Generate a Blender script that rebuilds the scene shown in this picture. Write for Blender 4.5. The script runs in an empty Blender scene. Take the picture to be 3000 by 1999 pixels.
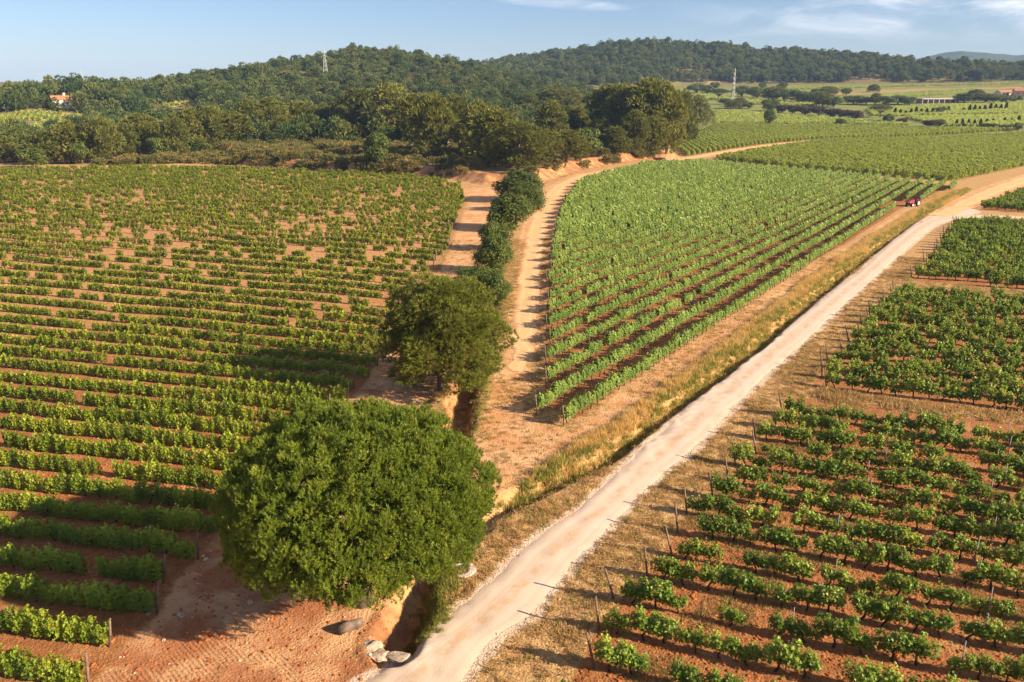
import bpy, math, random
import numpy as np
from math import radians, sin, cos, tan, atan, atan2, pi

random.seed(7)
rng = np.random.default_rng(7)
SC = bpy.context.scene
COL = SC.collection

# ------------------------------------------------------------------ camera
F, CX, CY, CAMH = 1812.0, 1176.5, 784.0, 22.0          # focal length and centre in survey pixels (2353 x 1568)
PITCH = atan((784 - 205) / F)
cam_d = bpy.data.cameras.new('camera')
cam = bpy.data.objects.new('camera', cam_d)
COL.objects.link(cam)
cam_d.sensor_width = 36.0
cam_d.lens = 36.0 * F / 2353.0
cam_d.clip_start = 0.5
cam_d.clip_end = 30000
cam.location = (0, 0, CAMH)
cam.rotation_euler = (pi / 2 - PITCH, 0, 0)
SC.camera = cam

# ------------------------------------------------------------------ light, sky, exposure
SUN_EL = radians(25.0)
SUN_X, SUN_Y = 0.935, -0.354                            # where the sun stands, seen from above
sun_d = bpy.data.lights.new('sun', 'SUN')
sun_d.energy = 5.0
sun_d.angle = radians(0.5)
sun_d.color = (1.0, 0.845, 0.61)
sun = bpy.data.objects.new('sun', sun_d)
COL.objects.link(sun)
sun.location = (60, -20, 60)
from mathutils import Vector, Matrix
SDIR = Vector((SUN_X * cos(SUN_EL), SUN_Y * cos(SUN_EL), sin(SUN_EL))).normalized()
sun.rotation_euler = SDIR.to_track_quat('Z', 'Y').to_euler()

W = bpy.data.worlds.new('World')
SC.world = W
W.use_nodes = True
wn, wl = W.node_tree.nodes, W.node_tree.links
wn.clear()


def wnode(t, **kw):
    n = wn.new(t)
    for k, v in kw.items():
        setattr(n, k, v)
    return n


def wmath(op, a, b=None, c=None):
    n = wnode('ShaderNodeMath', operation=op)
    for i, v in enumerate((a, b, c)):
        if v is None:
            continue
        if isinstance(v, (int, float)):
            n.inputs[i].default_value = v
        else:
            wl.new(v, n.inputs[i])
    return n.outputs[0]


def wsmooth(x, a, b):
    n = wnode('ShaderNodeMapRange', interpolation_type='SMOOTHSTEP')
    wl.new(x, n.inputs[0])
    n.inputs[1].default_value = a
    n.inputs[2].default_value = b
    return n.outputs[0]


sky = wnode('ShaderNodeTexSky', sky_type='NISHITA')
sky.sun_disc = False
sky.sun_elevation = SUN_EL
sky.sun_rotation = atan2(SUN_X, SUN_Y)
sky.altitude = 100
sky.air_density = 1.0
sky.dust_density = 0.3
sky.ozone_density = 3.5
tcw = wnode('ShaderNodeTexCoord')
sep = wnode('ShaderNodeSeparateXYZ')
wl.new(tcw.outputs['Generated'], sep.inputs[0])
dx, dy, dz = sep.outputs
el = wmath('MULTIPLY', wmath('ARCSINE', dz), 180 / pi)
az = wmath('MULTIPLY', wmath('ARCTAN2', dx, dy), 180 / pi)
cmb = wnode('ShaderNodeCombineXYZ')
wl.new(wmath('MULTIPLY', az, 0.10), cmb.inputs[0])
wl.new(wmath('MULTIPLY', el, 0.42), cmb.inputs[1])
nz = wnode('ShaderNodeTexNoise')
nz.inputs['Scale'].default_value = 1.5
nz.inputs['Detail'].default_value = 9
nz.inputs['Roughness'].default_value = 0.62
nz.inputs['Distortion'].default_value = 0.5
wl.new(cmb.outputs[0], nz.inputs['Vector'])
cl = wsmooth(nz.outputs['Fac'], 0.36, 0.78)
m_r = wmath('MULTIPLY', wsmooth(az, 9, 24), wsmooth(el, 2.2, 4.6))          # veil of cirrus on the sunny side
dd = wmath('ADD', wmath('POWER', wmath('DIVIDE', wmath('SUBTRACT', az, 3.0), 4.6), 2.0),
           wmath('POWER', wmath('DIVIDE', wmath('SUBTRACT', el, wmath('MULTIPLY_ADD', az, -0.075, 5.72)), 0.36), 2.0))
m_s = wsmooth(dd, 1.4, 0.0)                                                  # the short streak high in the middle
m_g = wmath('MULTIPLY', wsmooth(el, 7, 20), 0.6)
mk = wmath('MINIMUM', wmath('ADD', wmath('ADD', m_r, wmath('MULTIPLY', m_s, 1.1)), m_g), 1.0)
cf = wmath('MULTIPLY', wmath('MAXIMUM', wmath('MULTIPLY', cl, mk), wmath('MULTIPLY', m_s, wmath('MULTIPLY_ADD', cl, 0.7, 0.12))), 0.85)
mixc = wnode('ShaderNodeMix', data_type='RGBA')
wl.new(cf, mixc.inputs[0])
tn = wnode('ShaderNodeMix', data_type='RGBA', blend_type='MULTIPLY')
tn.inputs[0].default_value = 1.0
wl.new(sky.outputs[0], tn.inputs[6])
tn.inputs[7].default_value = (0.98, 0.99, 1.16, 1)
wl.new(tn.outputs[2], mixc.inputs[6])
mixc.inputs[7].default_value = (11.5, 11.2, 11.4, 1)
bg = wnode('ShaderNodeBackground')
bg.inputs['Strength'].default_value = 0.045
wl.new(mixc.outputs[2], bg.inputs['Color'])
wo = wnode('ShaderNodeOutputWorld')
wl.new(bg.outputs[0], wo.inputs['Surface'])

vs = SC.view_settings
vs.view_transform = 'Standard'
vs.look = 'None'
vs.gamma = 1
vs.use_curve_mapping = False
vs.exposure = 1.4
SC.cycles.max_bounces = 6
SC.cycles.diffuse_bounces = 3
SC.cycles.transmission_bounces = 3
SC.cycles.transparent_max_bounces = 4
SC.cycles.volume_bounces = 0

# ------------------------------------------------------------------ numpy helpers


def smooth(a, b, x):
    t = np.clip((np.asarray(x, float) - a) / (b - a), 0, 1)
    return t * t * (3 - 2 * t)


def vnoise(x, y, s, seed=0):
    """smooth value noise, wavelength s, in -1..1"""
    x = np.asarray(x, float) / s + seed * 17.31
    y = np.asarray(y, float) / s - seed * 9.77
    xi, yi = np.floor(x), np.floor(y)
    fx, fy = x - xi, y - yi
    fx, fy = fx * fx * (3 - 2 * fx), fy * fy * (3 - 2 * fy)

    def h(a, b):
        v = np.sin(a * 127.1 + b * 311.7 + seed * 74.7) * 43758.5453
        return (v - np.floor(v)) * 2 - 1
    return (h(xi, yi) * (1 - fx) + h(xi + 1, yi) * fx) * (1 - fy) + (h(xi, yi + 1) * (1 - fx) + h(xi + 1, yi + 1) * fx) * fy


def ray(px, py):
    u, v = (px - CX) / F, (CY - py) / F
    d = np.array([u, cos(PITCH) + v * sin(PITCH), -sin(PITCH) + v * cos(PITCH)])
    return d / np.linalg.norm(d)


def gf(px, py):
    d = ray(px, py)
    t = CAMH / -d[2]
    return np.array([d[0] * t, d[1] * t])


def gpoly(p):
    return np.array([gf(*q) for q in p])


def poly_sd(x, y, poly):
    """signed distance to a polygon, negative inside"""
    x, y = np.asarray(x, float), np.asarray(y, float)
    d = np.full(x.shape, 1e18)
    ins = np.zeros(x.shape, bool)
    n = len(poly)
    for i in range(n):
        ax, ay = poly[i]
        bx, by = poly[(i + 1) % n]
        ex, ey = bx - ax, by - ay
        t = np.clip(((x - ax) * ex + (y - ay) * ey) / (ex * ex + ey * ey + 1e-12), 0, 1)
        d = np.minimum(d, (x - ax - t * ex) ** 2 + (y - ay - t * ey) ** 2)
        c = (ay > y) != (by > y)
        with np.errstate(divide='ignore', invalid='ignore'):
            xx = ex * (y - ay) / (ey if ey != 0 else 1e-12) + ax
        ins ^= c & (x < xx)
    d = np.sqrt(d)
    return np.where(ins, -d, d)


def line_d(x, y, line, extra=None):
    """distance to a polyline; extra = value per vertex, interpolated at the closest point"""
    x, y = np.asarray(x, float), np.asarray(y, float)
    best = np.full(x.shape, 1e18)
    ev = np.zeros(x.shape)
    for i in range(len(line) - 1):
        ax, ay = line[i]
        bx, by = line[i + 1]
        ex, ey = bx - ax, by - ay
        t = np.clip(((x - ax) * ex + (y - ay) * ey) / (ex * ex + ey * ey + 1e-12), 0, 1)
        d = (x - ax - t * ex) ** 2 + (y - ay - t * ey) ** 2
        m = d < best
        best = np.where(m, d, best)
        if extra is not None:
            ev = np.where(m, extra[i] + t * (extra[i + 1] - extra[i]), ev)
    return (np.sqrt(best), ev) if extra is not None else np.sqrt(best)


# ------------------------------------------------------------------ terrain heights
BASE_D = [0, 430, 520, 620, 700, 850, 1000, 1150, 1500, 2300, 20000]
BASE_Z = [0, 0.0, 2.2, 6.6, 10.4, 17.3, 25.0, 30.0, 30.0, 0.0, 0.0]


def ridge(pts, D):
    az_, hz, dd_ = [], [], []
    for (px, py), Dk in zip(pts, D):
        d = ray(px, py)
        az_.append(atan2(d[0], d[1]))
        hz.append(CAMH + Dk * d[2] / math.hypot(d[0], d[1]))
        dd_.append(Dk)
    return np.array(az_), np.array(hz), np.array(dd_)


A_PTS = [(-500, 214), (0, 216), (60, 204), (150, 198), (210, 193), (270, 200), (310, 196), (400, 182), (500, 169), (560, 159),
         (620, 146), (700, 131), (780, 114), (830, 103), (880, 106), (950, 117), (1020, 131), (1080, 144), (1150, 162), (1300, 190), (1450, 222), (1600, 240)]
A_D = [560, 560, 560, 560, 570, 590, 610, 640, 670, 690, 710, 740, 780, 800, 810, 800, 780, 760, 740, 720, 700, 690]
B_PTS = [(600, 200), (800, 175), (950, 162), (1080, 149), (1150, 140), (1220, 133), (1300, 119), (1400, 104), (1500, 90), (1560, 93), (1650, 103),
         (1750, 116), (1850, 119), (1920, 121), (2000, 131), (2080, 141), (2200, 144), (2353, 149), (2700, 158)]
B_D = [1250] * 11 + [1240] * 4 + [1230] * 4
C_PTS = [(200, 206), (262, 198), (282, 194), (305, 198), (360, 206), (1900, 206), (2040, 158), (2120, 131), (2170, 121), (2210, 117), (2280, 121), (2340, 127), (2400, 123), (2550, 140), (2700, 150)]
C_D = [3600] * len(C_PTS)
RA, RB, RC = ridge(A_PTS, A_D), ridge(B_PTS, B_D), ridge(C_PTS, C_D)


def base_z(r):
    return np.interp(r, BASE_D, BASE_Z)


def ridge_z(az_, r, R, foot, tree, pw, fall):
    h = np.interp(az_, R[0], R[1]) - tree
    D = np.interp(az_, R[0], R[2])
    f = foot(az_) if callable(foot) else foot
    b = base_z(f)
    t = np.clip((r - f) / (D - f), 0, 1)
    up = b + (h - b) * t ** pw * (1.25 - 0.25 * t)
    dn = h * (1 - smooth(0, 1, (r - D) / (D * fall)))
    return np.where(r < f, -50.0, np.where(r < D, up, dn))


GROVE = gpoly([(540, 381), (700, 390), (850, 401), (1000, 409), (1110, 424), (1150, 421), (1240, 424), (1330, 392), (1440, 373), (1512, 362), (1530, 330), (1560, 300),
               (1300, 285), (1000, 285), (700, 290), (400, 320)])
DITCH_PX = [(905, 1486), (925, 1440), (950, 1400), (958, 1348), (1008, 1265), (1160, 1160), (1290, 1096), (1400, 1042), (1467, 990), (1567, 916), (1632, 868),
            (1722, 805), (1809, 732), (1855, 692), (1935, 630), (2029, 556), (2100, 505), (2170, 458), (2230, 434)]
DITCH = gpoly(DITCH_PX)
DITCH_DEPTH = [1.35, 1.35, 1.25, 1.1, 1.0, 0.95, 0.9, 0.85, 0.8, 0.8, 0.8, 0.8, 0.8, 0.8, 0.75, 0.7, 0.55, 0.4, 0.1]
DITCH2 = gpoly([(975, 1290), (1040, 1050), (1062, 925), (1078, 862), (1100, 800), (1130, 740), (1140, 660)])
DITCH2_DEPTH = [0.6, 1.0, 1.3, 1.2, 0.9, 0.6, 0.2]


def terr(x, y, detail=True):
    x, y = np.asarray(x, float), np.asarray(y, float)
    r = np.hypot(x, y)
    a = np.arctan2(x, y)
    z = base_z(r)
    zA = ridge_z(a, r, RA, lambda q: np.interp(q, [-0.6, -0.35, -0.1, 0.1, 0.3], [470, 450, 400, 420, 520]), 6.8, 1.15, 0.55)
    zB = ridge_z(a, r, RB, lambda q: np.interp(q, [-0.2, 0.1, 0.2, 0.6], [760, 860, 1010, 1060]), 6.0, 1.1, 0.8)
    zC = ridge_z(a, r, RC, 2400, 0.0, 1.3, 0.6)
    hill = np.maximum(np.maximum(zA, zB), zC)
    hz = np.clip((hill - z) / 12.0, 0, 1)
    z = np.maximum(z, hill)
    z = z + hz * (vnoise(x, y, 70, 3) * 3.0 + vnoise(x, y, 28, 4) * 1.6)
    if detail:
        z = z + 2.2 * smooth(0, 5, -poly_sd(x, y, GROVE))
        near = (1 - smooth(150, 300, r)) * smooth(-0.3, 2.0, poly_sd(x, y, GR_POLY))
        z = z + near * (vnoise(x, y, 9, 5) * 0.10 + vnoise(x, y, 2.3, 6) * 0.035)
        d, e = line_d(x, y, DITCH, DITCH_DEPTH)
        wd = 0.55 + 0.62 * e
        d = d + vnoise(x, y, 1.1, 8) * 0.12
        z = z - e * (1 - smooth(0.15, 1.0, d / np.maximum(wd, 0.1)))
        d, e = line_d(x, y, DITCH2, DITCH2_DEPTH)
        d = d + vnoise(x, y, 1.0, 9) * 0.15
        z = z - e * (1 - smooth(0.2, 1.0, d / (0.6 + 0.6 * e)))
        nearD = 1 - smooth(40, 90, r)
        z = z + nearD * np.exp(-(line_d(x, y, DITCH) / 2.0) ** 2) * (vnoise(x, y, 0.45, 61) * 0.07 + vnoise(x, y, 1.3, 62) * 0.10)
        z = z + nearD * (vnoise(x, y, 0.7, 10) * 0.018)
    return z


def at(px, py):
    """the point of the terrain seen in survey pixel px, py"""
    d = ray(px, py)
    ts = 20 * 1.004 ** np.arange(1400)
    p = np.array([0, 0, CAMH])[None] + ts[:, None] * d[None]
    hgt = terr(p[:, 0], p[:, 1], False)
    k = np.argmax(p[:, 2] < hgt)
    if p[k, 2] >= hgt[k]:
        k = len(ts) - 1
    lo, hi = ts[max(k - 1, 0)], ts[k]
    for _ in range(25):
        m = (lo + hi) / 2
        q = np.array([0, 0, CAMH]) + m * d
        if q[2] < float(terr(q[0], q[1], False)):
            hi = m
        else:
            lo = m
    q = np.array([0, 0, CAMH]) + hi * d
    return q[0], q[1]


def apoly(p):
    return np.array([at(*q) for q in p])


def zt(x, y):
    return float(terr(np.array([x]), np.array([y]))[0])


def depth_of(x, y, z=0.0):
    return y * cos(PITCH) + (CAMH - z) * sin(PITCH)


def project(x, y, z):
    dpt = y * cos(PITCH) + (CAMH - z) * sin(PITCH)
    up = -(CAMH - z) * cos(PITCH) + y * sin(PITCH)
    return CX + F * x / dpt, CY - F * up / dpt


# ------------------------------------------------------------------ mesh helpers
class MB:
    """collects triangles for one mesh"""

    def __init__(s):
        s.v, s.t, s.m, s.s, s.a = [], [], [], [], []
        s.n = 0

    def add(s, v, t, mat=0, smooth_=False, tint=None):
        v = np.asarray(v, float).reshape(-1, 3)
        t = np.asarray(t, int).reshape(-1, 3)
        s.v.append(v)
        s.t.append(t + s.n)
        s.m.append(np.full(len(t), mat, np.int32))
        s.s.append(np.full(len(t), smooth_, bool))
        s.a.append(np.full(len(v), 0.5) if tint is None else np.asarray(tint, float))
        s.n += len(v)
        return s

    def box(s, c, size, rz=0.0, mat=0, M=None):
        hx, hy, hz = np.asarray(size) / 2
        v = np.array([[i * hx, j * hy, k * hz] for i in (-1, 1) for j in (-1, 1) for k in (-1, 1)])
        if rz:
            R = np.array([[cos(rz), -sin(rz), 0], [sin(rz), cos(rz), 0], [0, 0, 1]])
            v = v @ R.T
        if M is not None:
            v = v @ np.asarray(M).T
        q = [(0, 1, 3, 2), (4, 6, 7, 5), (0, 4, 5, 1), (2, 3, 7, 6), (0, 2, 6, 4), (1, 5, 7, 3)]
        t = [(a, b, c_) for a, b, c_, d in q] + [(a, c_, d) for a, b, c_, d in q]
        return s.add(v + np.asarray(c), t, mat)

    def tube(s, path, rad, sides=6, mat=0, cap=True, smooth_=True):
        P = np.asarray(path, float)
        rad = np.broadcast_to(np.asarray(rad, float), (len(P),))
        T = np.gradient(P, axis=0)
        T /= np.linalg.norm(T, axis=1)[:, None] + 1e-9
        ref = np.array([1.0, 0.13, 0.07]) if abs(T[0][0]) < 0.8 else np.array([0.1, 1.0, 0.05])
        vs_ = []
        for p, tt, r in zip(P, T, rad):
            u = np.cross(tt, ref)
            u /= np.linalg.norm(u) + 1e-9
            w = np.cross(tt, u)
            an = np.arange(sides) * 2 * pi / sides
            vs_.append(p + r * (np.cos(an)[:, None] * u + np.sin(an)[:, None] * w))
        v = np.concatenate(vs_)
        t = []
        for i in range(len(P) - 1):
            for k in range(sides):
                a, b = i * sides + k, i * sides + (k + 1) % sides
                t += [(a, b, a + sides), (b, b + sides, a + sides)]
        if cap:
            n = len(v)
            v = np.concatenate([v, P[:1], P[-1:]])
            L = (len(P) - 1) * sides
            for k in range(sides):
                t += [(n, (k + 1) % sides, k), (n + 1, L + k, L + (k + 1) % sides)]
        return s.add(v, t, mat, smooth_)

    def mesh(s, name, mats):
        me = bpy.data.meshes.new(name)
        v = np.concatenate(s.v)
        t = np.concatenate(s.t)
        me.vertices.add(len(v))
        me.vertices.foreach_set('co', v.astype(np.float32).ravel())
        me.loops.add(len(t) * 3)
        me.loops.foreach_set('vertex_index', t.astype(np.int32).ravel())
        me.polygons.add(len(t))
        me.polygons.foreach_set('loop_start', np.arange(0, len(t) * 3, 3, dtype=np.int32))
        me.polygons.foreach_set('material_index', np.concatenate(s.m))
        me.polygons.foreach_set('use_smooth', np.concatenate(s.s))
        a = me.attributes.new('tint', 'FLOAT', 'POINT')
        a.data.foreach_set('value', np.concatenate(s.a).astype(np.float32))
        for m in (mats if isinstance(mats, (list, tuple)) else [mats]):
            me.materials.append(m)
        me.update(calc_edges=True)
        return me


def tag(o, label, cat=None, group=None, kind=None):
    o['label'] = label
    if cat:
        o['category'] = cat
    if group:
        o['group'] = group
    if kind:
        o['kind'] = kind
    return o


def ob(name, mesh, parent=None, loc=(0, 0, 0), rz=0.0, scale=None, link=True):
    o = bpy.data.objects.new(name, mesh)
    if link:
        COL.objects.link(o)
    o.location = loc
    o.rotation_euler = (0, 0, rz)
    if scale is not None:
        o.scale = scale if hasattr(scale, '__len__') else (scale,) * 3
    if parent is not None:
        o.parent = parent
    return o


def empty(name, loc, rz=0.0, scale=None):
    o = ob(name, None, None, loc, rz, scale)
    o.empty_display_size = 0.3
    return o


ORD = ['', 'first', 'second', 'third', 'fourth', 'fifth', 'sixth', 'seventh', 'eighth', 'ninth', 'tenth', 'eleventh', 'twelfth', 'thirteenth', 'fourteenth', 'fifteenth',
       'sixteenth', 'seventeenth', 'eighteenth', 'nineteenth', 'twentieth']
TENS = {20: 'twenty', 30: 'thirty', 40: 'forty', 50: 'fifty', 60: 'sixty', 70: 'seventy', 80: 'eighty', 90: 'ninety'}


def nth(n):
    if n <= 20:
        return ORD[n]
    if n % 10 == 0:
        return TENS[n].replace('y', 'ieth')
    return TENS[n // 10 * 10] + '-' + ORD[n % 10]


# ------------------------------------------------------------------ materials
class NT:
    def __init__(s, name):
        s.m = bpy.data.materials.new(name)
        s.m.use_nodes = True
        s.n, s.l = s.m.node_tree.nodes, s.m.node_tree.links
        s.n.clear()
        s.out = s.n.new('ShaderNodeOutputMaterial')
        s.geo = None

    def node(s, t, **kw):
        n = s.n.new(t)
        for k, v in kw.items():
            setattr(n, k, v)
        return n

    def put(s, sock, v):
        if isinstance(v, bpy.types.NodeSocket):
            s.l.new(v, sock)
        elif isinstance(v, (tuple, list)) and len(v) == 3 and sock.type == 'RGBA':
            sock.default_value = (*v, 1)
        else:
            sock.default_value = v

    def pos(s):
        if s.geo is None:
            s.geo = s.node('ShaderNodeNewGeometry')
        return s.geo.outputs['Position']

    def obj(s):
        return s.node('ShaderNodeTexCoord').outputs['Object']

    def noise(s, scale, detail=4, rough=0.55, vec=None, dist=0.0, col=False):
        n = s.node('ShaderNodeTexNoise')
        n.inputs['Scale'].default_value = scale
        n.inputs['Detail'].default_value = detail
        n.inputs['Roughness'].default_value = rough
        n.inputs['Distortion'].default_value = dist
        s.l.new(vec if vec is not None else s.pos(), n.inputs['Vector'])
        return n.outputs['Color' if col else 'Fac']

    def voro(s, scale, vec=None, out='Distance'):
        n = s.node('ShaderNodeTexVoronoi')
        n.inputs['Scale'].default_value = scale
        s.l.new(vec if vec is not None else s.pos(), n.inputs['Vector'])
        return n.outputs[out]

    def math(s, op, a, b=None, c=None, clamp=False):
        n = s.node('ShaderNodeMath', operation=op, use_clamp=clamp)
        for i, v in enumerate((a, b, c)):
            if v is not None:
                s.put(n.inputs[i], v)
        return n.outputs[0]

    def ramp(s, x, a, b, lo=0.0, hi=1.0):
        n = s.node('ShaderNodeMapRange', interpolation_type='SMOOTHSTEP')
        s.put(n.inputs[0], x)
        n.inputs[1].default_value, n.inputs[2].default_value = a, b
        n.inputs[3].default_value, n.inputs[4].default_value = lo, hi
        return n.outputs[0]

    def mix(s, f, a, b, blend='MIX'):
        n = s.node('ShaderNodeMix', data_type='RGBA', blend_type=blend)
        s.put(n.inputs[0], f)
        s.put(n.inputs[6], a)
        s.put(n.inputs[7], b)
        return n.outputs[2]

    def attr(s, name, typ='GEOMETRY'):
        n = s.node('ShaderNodeAttribute', attribute_type=typ)
        n.attribute_name = name
        return n.outputs['Fac']

    def bump(s, h, strength, dist=0.1, normal=None):
        n = s.node('ShaderNodeBump')
        n.inputs['Strength'].default_value = strength
        n.inputs['Distance'].default_value = dist
        s.l.new(h, n.inputs['Height'])
        if normal is not None:
            s.l.new(normal, n.inputs['Normal'])
        return n.outputs[0]

    def principled(s, col, rough=0.8, spec=0.3, metal=0.0, normal=None):
        b = s.node('ShaderNodeBsdfPrincipled')
        s.put(b.inputs['Base Color'], col)
        s.put(b.inputs['Roughness'], rough)
        b.inputs['Specular IOR Level'].default_value = spec
        b.inputs['Metallic'].default_value = metal
        if normal is not None:
            s.l.new(normal, b.inputs['Normal'])
        return b.outputs[0]

    def finish(s, sh):
        s.l.new(sh, s.out.inputs['Surface'])
        return s.m


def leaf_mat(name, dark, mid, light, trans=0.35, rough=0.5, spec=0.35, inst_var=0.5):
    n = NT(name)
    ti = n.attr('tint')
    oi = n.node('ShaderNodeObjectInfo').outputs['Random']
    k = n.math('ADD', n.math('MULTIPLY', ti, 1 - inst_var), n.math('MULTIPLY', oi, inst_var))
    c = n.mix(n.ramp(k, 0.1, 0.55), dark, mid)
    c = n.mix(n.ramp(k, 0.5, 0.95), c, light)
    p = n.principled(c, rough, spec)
    tr = n.node('ShaderNodeBsdfTranslucent')
    n.l.new(n.mix(0.55, c, light), tr.inputs['Color'])
    mx = n.node('ShaderNodeMixShader')
    mx.inputs[0].default_value = trans
    n.l.new(p, mx.inputs[1])
    n.l.new(tr.outputs[0], mx.inputs[2])
    return n.finish(mx.outputs[0])


def plain(name, col, rough=0.7, spec=0.3, metal=0.0, var=0.25, scale=3.0, bump=0.0, bscale=20):
    n = NT(name)
    f = n.noise(scale, 5)
    c = n.mix(n.ramp(f, 0.3, 0.7), tuple(x * (1 - var) for x in col), tuple(min(1, x * (1 + var)) for x in col))
    nm = n.bump(n.noise(bscale, 4), bump, 0.05) if bump else None
    return n.finish(n.principled(c, rough, spec, metal, nm))


M_LV = leaf_mat('vine_leaf_yellow_green', (0.108, 0.17, 0.014), (0.232, 0.305, 0.02), (0.43, 0.46, 0.045), 0.4)
M_MV = leaf_mat('vine_leaf_pale_green', (0.095, 0.165, 0.024), (0.185, 0.262, 0.042), (0.335, 0.395, 0.085), 0.36)
M_RV = leaf_mat('vine_leaf_deep_green', (0.07, 0.13, 0.013), (0.15, 0.235, 0.024), (0.38, 0.44, 0.06), 0.38)
M_FV = leaf_mat('vine_leaf_far_field', (0.20, 0.26, 0.035), (0.32, 0.37, 0.06), (0.46, 0.48, 0.10), 0.42)
M_UP = leaf_mat('umbrella_pine_needles', (0.055, 0.09, 0.008), (0.145, 0.19, 0.014), (0.32, 0.34, 0.035), 0.12, 0.5, 0.3, 0.0)
M_AP = leaf_mat('pine_needles_olive', (0.085, 0.095, 0.018), (0.16, 0.165, 0.028), (0.27, 0.255, 0.05), 0.3, 0.55, 0.25, 0.4)
M_NP = leaf_mat('loose_pine_needles', (0.10, 0.12, 0.018), (0.175, 0.19, 0.027), (0.28, 0.28, 0.045), 0.3, 0.55, 0.25, 0.0)
M_HT = leaf_mat('hill_tree_foliage', (0.045, 0.08, 0.02), (0.10, 0.13, 0.028), (0.19, 0.195, 0.045), 0.25, 0.6, 0.2, 0.7)
M_OAK = leaf_mat('oak_foliage', (0.055, 0.082, 0.014), (0.105, 0.135, 0.02), (0.20, 0.21, 0.04), 0.3, 0.5, 0.3, 0.4)
M_CYP = leaf_mat('cypress_foliage', (0.02, 0.035, 0.015), (0.03, 0.05, 0.02), (0.05, 0.07, 0.03), 0.1, 0.6, 0.2, 0.4)
M_SCRUB = leaf_mat('scrub_foliage', (0.085, 0.10, 0.026), (0.17, 0.15, 0.04), (0.32, 0.22, 0.065), 0.3, 0.6, 0.2, 0.6)
M_RUST = leaf_mat('russet_hedge_foliage', (0.06, 0.04, 0.022), (0.10, 0.06, 0.03), (0.12, 0.095, 0.04), 0.2, 0.6, 0.2, 0.5)
M_STRAW = leaf_mat('dry_grass', (0.40, 0.22, 0.06), (0.56, 0.35, 0.11), (0.74, 0.52, 0.20), 0.35, 0.6, 0.2, 0.5)
M_TURF = leaf_mat('dry_turf', (0.27, 0.15, 0.055), (0.40, 0.25, 0.095), (0.56, 0.38, 0.16), 0.3, 0.6, 0.2, 0.5)
M_GRASS = leaf_mat('green_grass', (0.13, 0.15, 0.02), (0.22, 0.23, 0.035), (0.38, 0.34, 0.08), 0.35, 0.6, 0.2, 0.5)
M_BARK = plain('pine_bark', (0.15, 0.105, 0.08), 0.9, 0.1, 0, 0.4, 4, 0.5, 15)
M_VBARK = plain('vine_bark', (0.06, 0.038, 0.025), 0.95, 0.1, 0, 0.4, 12, 0.4, 40)
M_WOOD = plain('weathered_post_wood', (0.17, 0.115, 0.085), 0.9, 0.1, 0, 0.35, 9, 0.3, 40)
M_STEEL = plain('galvanised_steel', (0.42, 0.41, 0.40), 0.5, 0.4, 0.3, 0.15, 4)
M_ROCK = plain('pale_limestone', (0.40, 0.30, 0.22), 0.95, 0.1, 0, 0.4, 3, 0.8, 9)
M_STONE = plain('field_stone', (0.45, 0.30, 0.20), 0.9, 0.2, 0, 0.35, 5, 0.5, 20)
M_CLOD = plain('soil_clod', (0.30, 0.10, 0.032), 0.95, 0.1, 0, 0.35, 2)
M_CONC = plain('pale_concrete', (0.55, 0.45, 0.38), 0.9, 0.2, 0, 0.2, 6, 0.3, 30)
M_RED = plain('tractor_red_paint', (0.42, 0.03, 0.035), 0.35, 0.5, 0, 0.1, 4)
M_MAROON = plain('trailer_red_paint', (0.20, 0.06, 0.05), 0.55, 0.4, 0, 0.2, 4)
M_TYRE = plain('tyre_rubber', (0.025, 0.024, 0.023), 0.85, 0.2, 0, 0.2, 8)
M_WHITE = plain('white_paint', (0.75, 0.73, 0.70), 0.5, 0.4, 0, 0.06, 3)
M_DARK = plain('dark_metal', (0.05, 0.048, 0.048), 0.6, 0.4, 0.2, 0.2, 6)
M_TILE = plain('terracotta_tiles', (0.42, 0.16, 0.085), 0.85, 0.2, 0, 0.3, 1.2, 0.4, 3)
M_CREAM = plain('cream_render', (0.68, 0.55, 0.40), 0.9, 0.15, 0, 0.08, 1)
M_PEACH = plain('peach_render', (0.55, 0.32, 0.20), 0.9, 0.15, 0, 0.1, 1)
M_BRICK = plain('brown_brickwork', (0.26, 0.16, 0.13), 0.9, 0.15, 0, 0.15, 1)
M_SHEET = plain('pale_roof_sheet', (0.50, 0.46, 0.47), 0.6, 0.3, 0, 0.12, 1)
M_GLASS = plain('dark_window_glass', (0.04, 0.05, 0.06), 0.15, 0.5, 0, 0.1, 1)
M_SHUT = plain('pale_blue_shutter', (0.25, 0.32, 0.38), 0.6, 0.3, 0, 0.1, 2)


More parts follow.
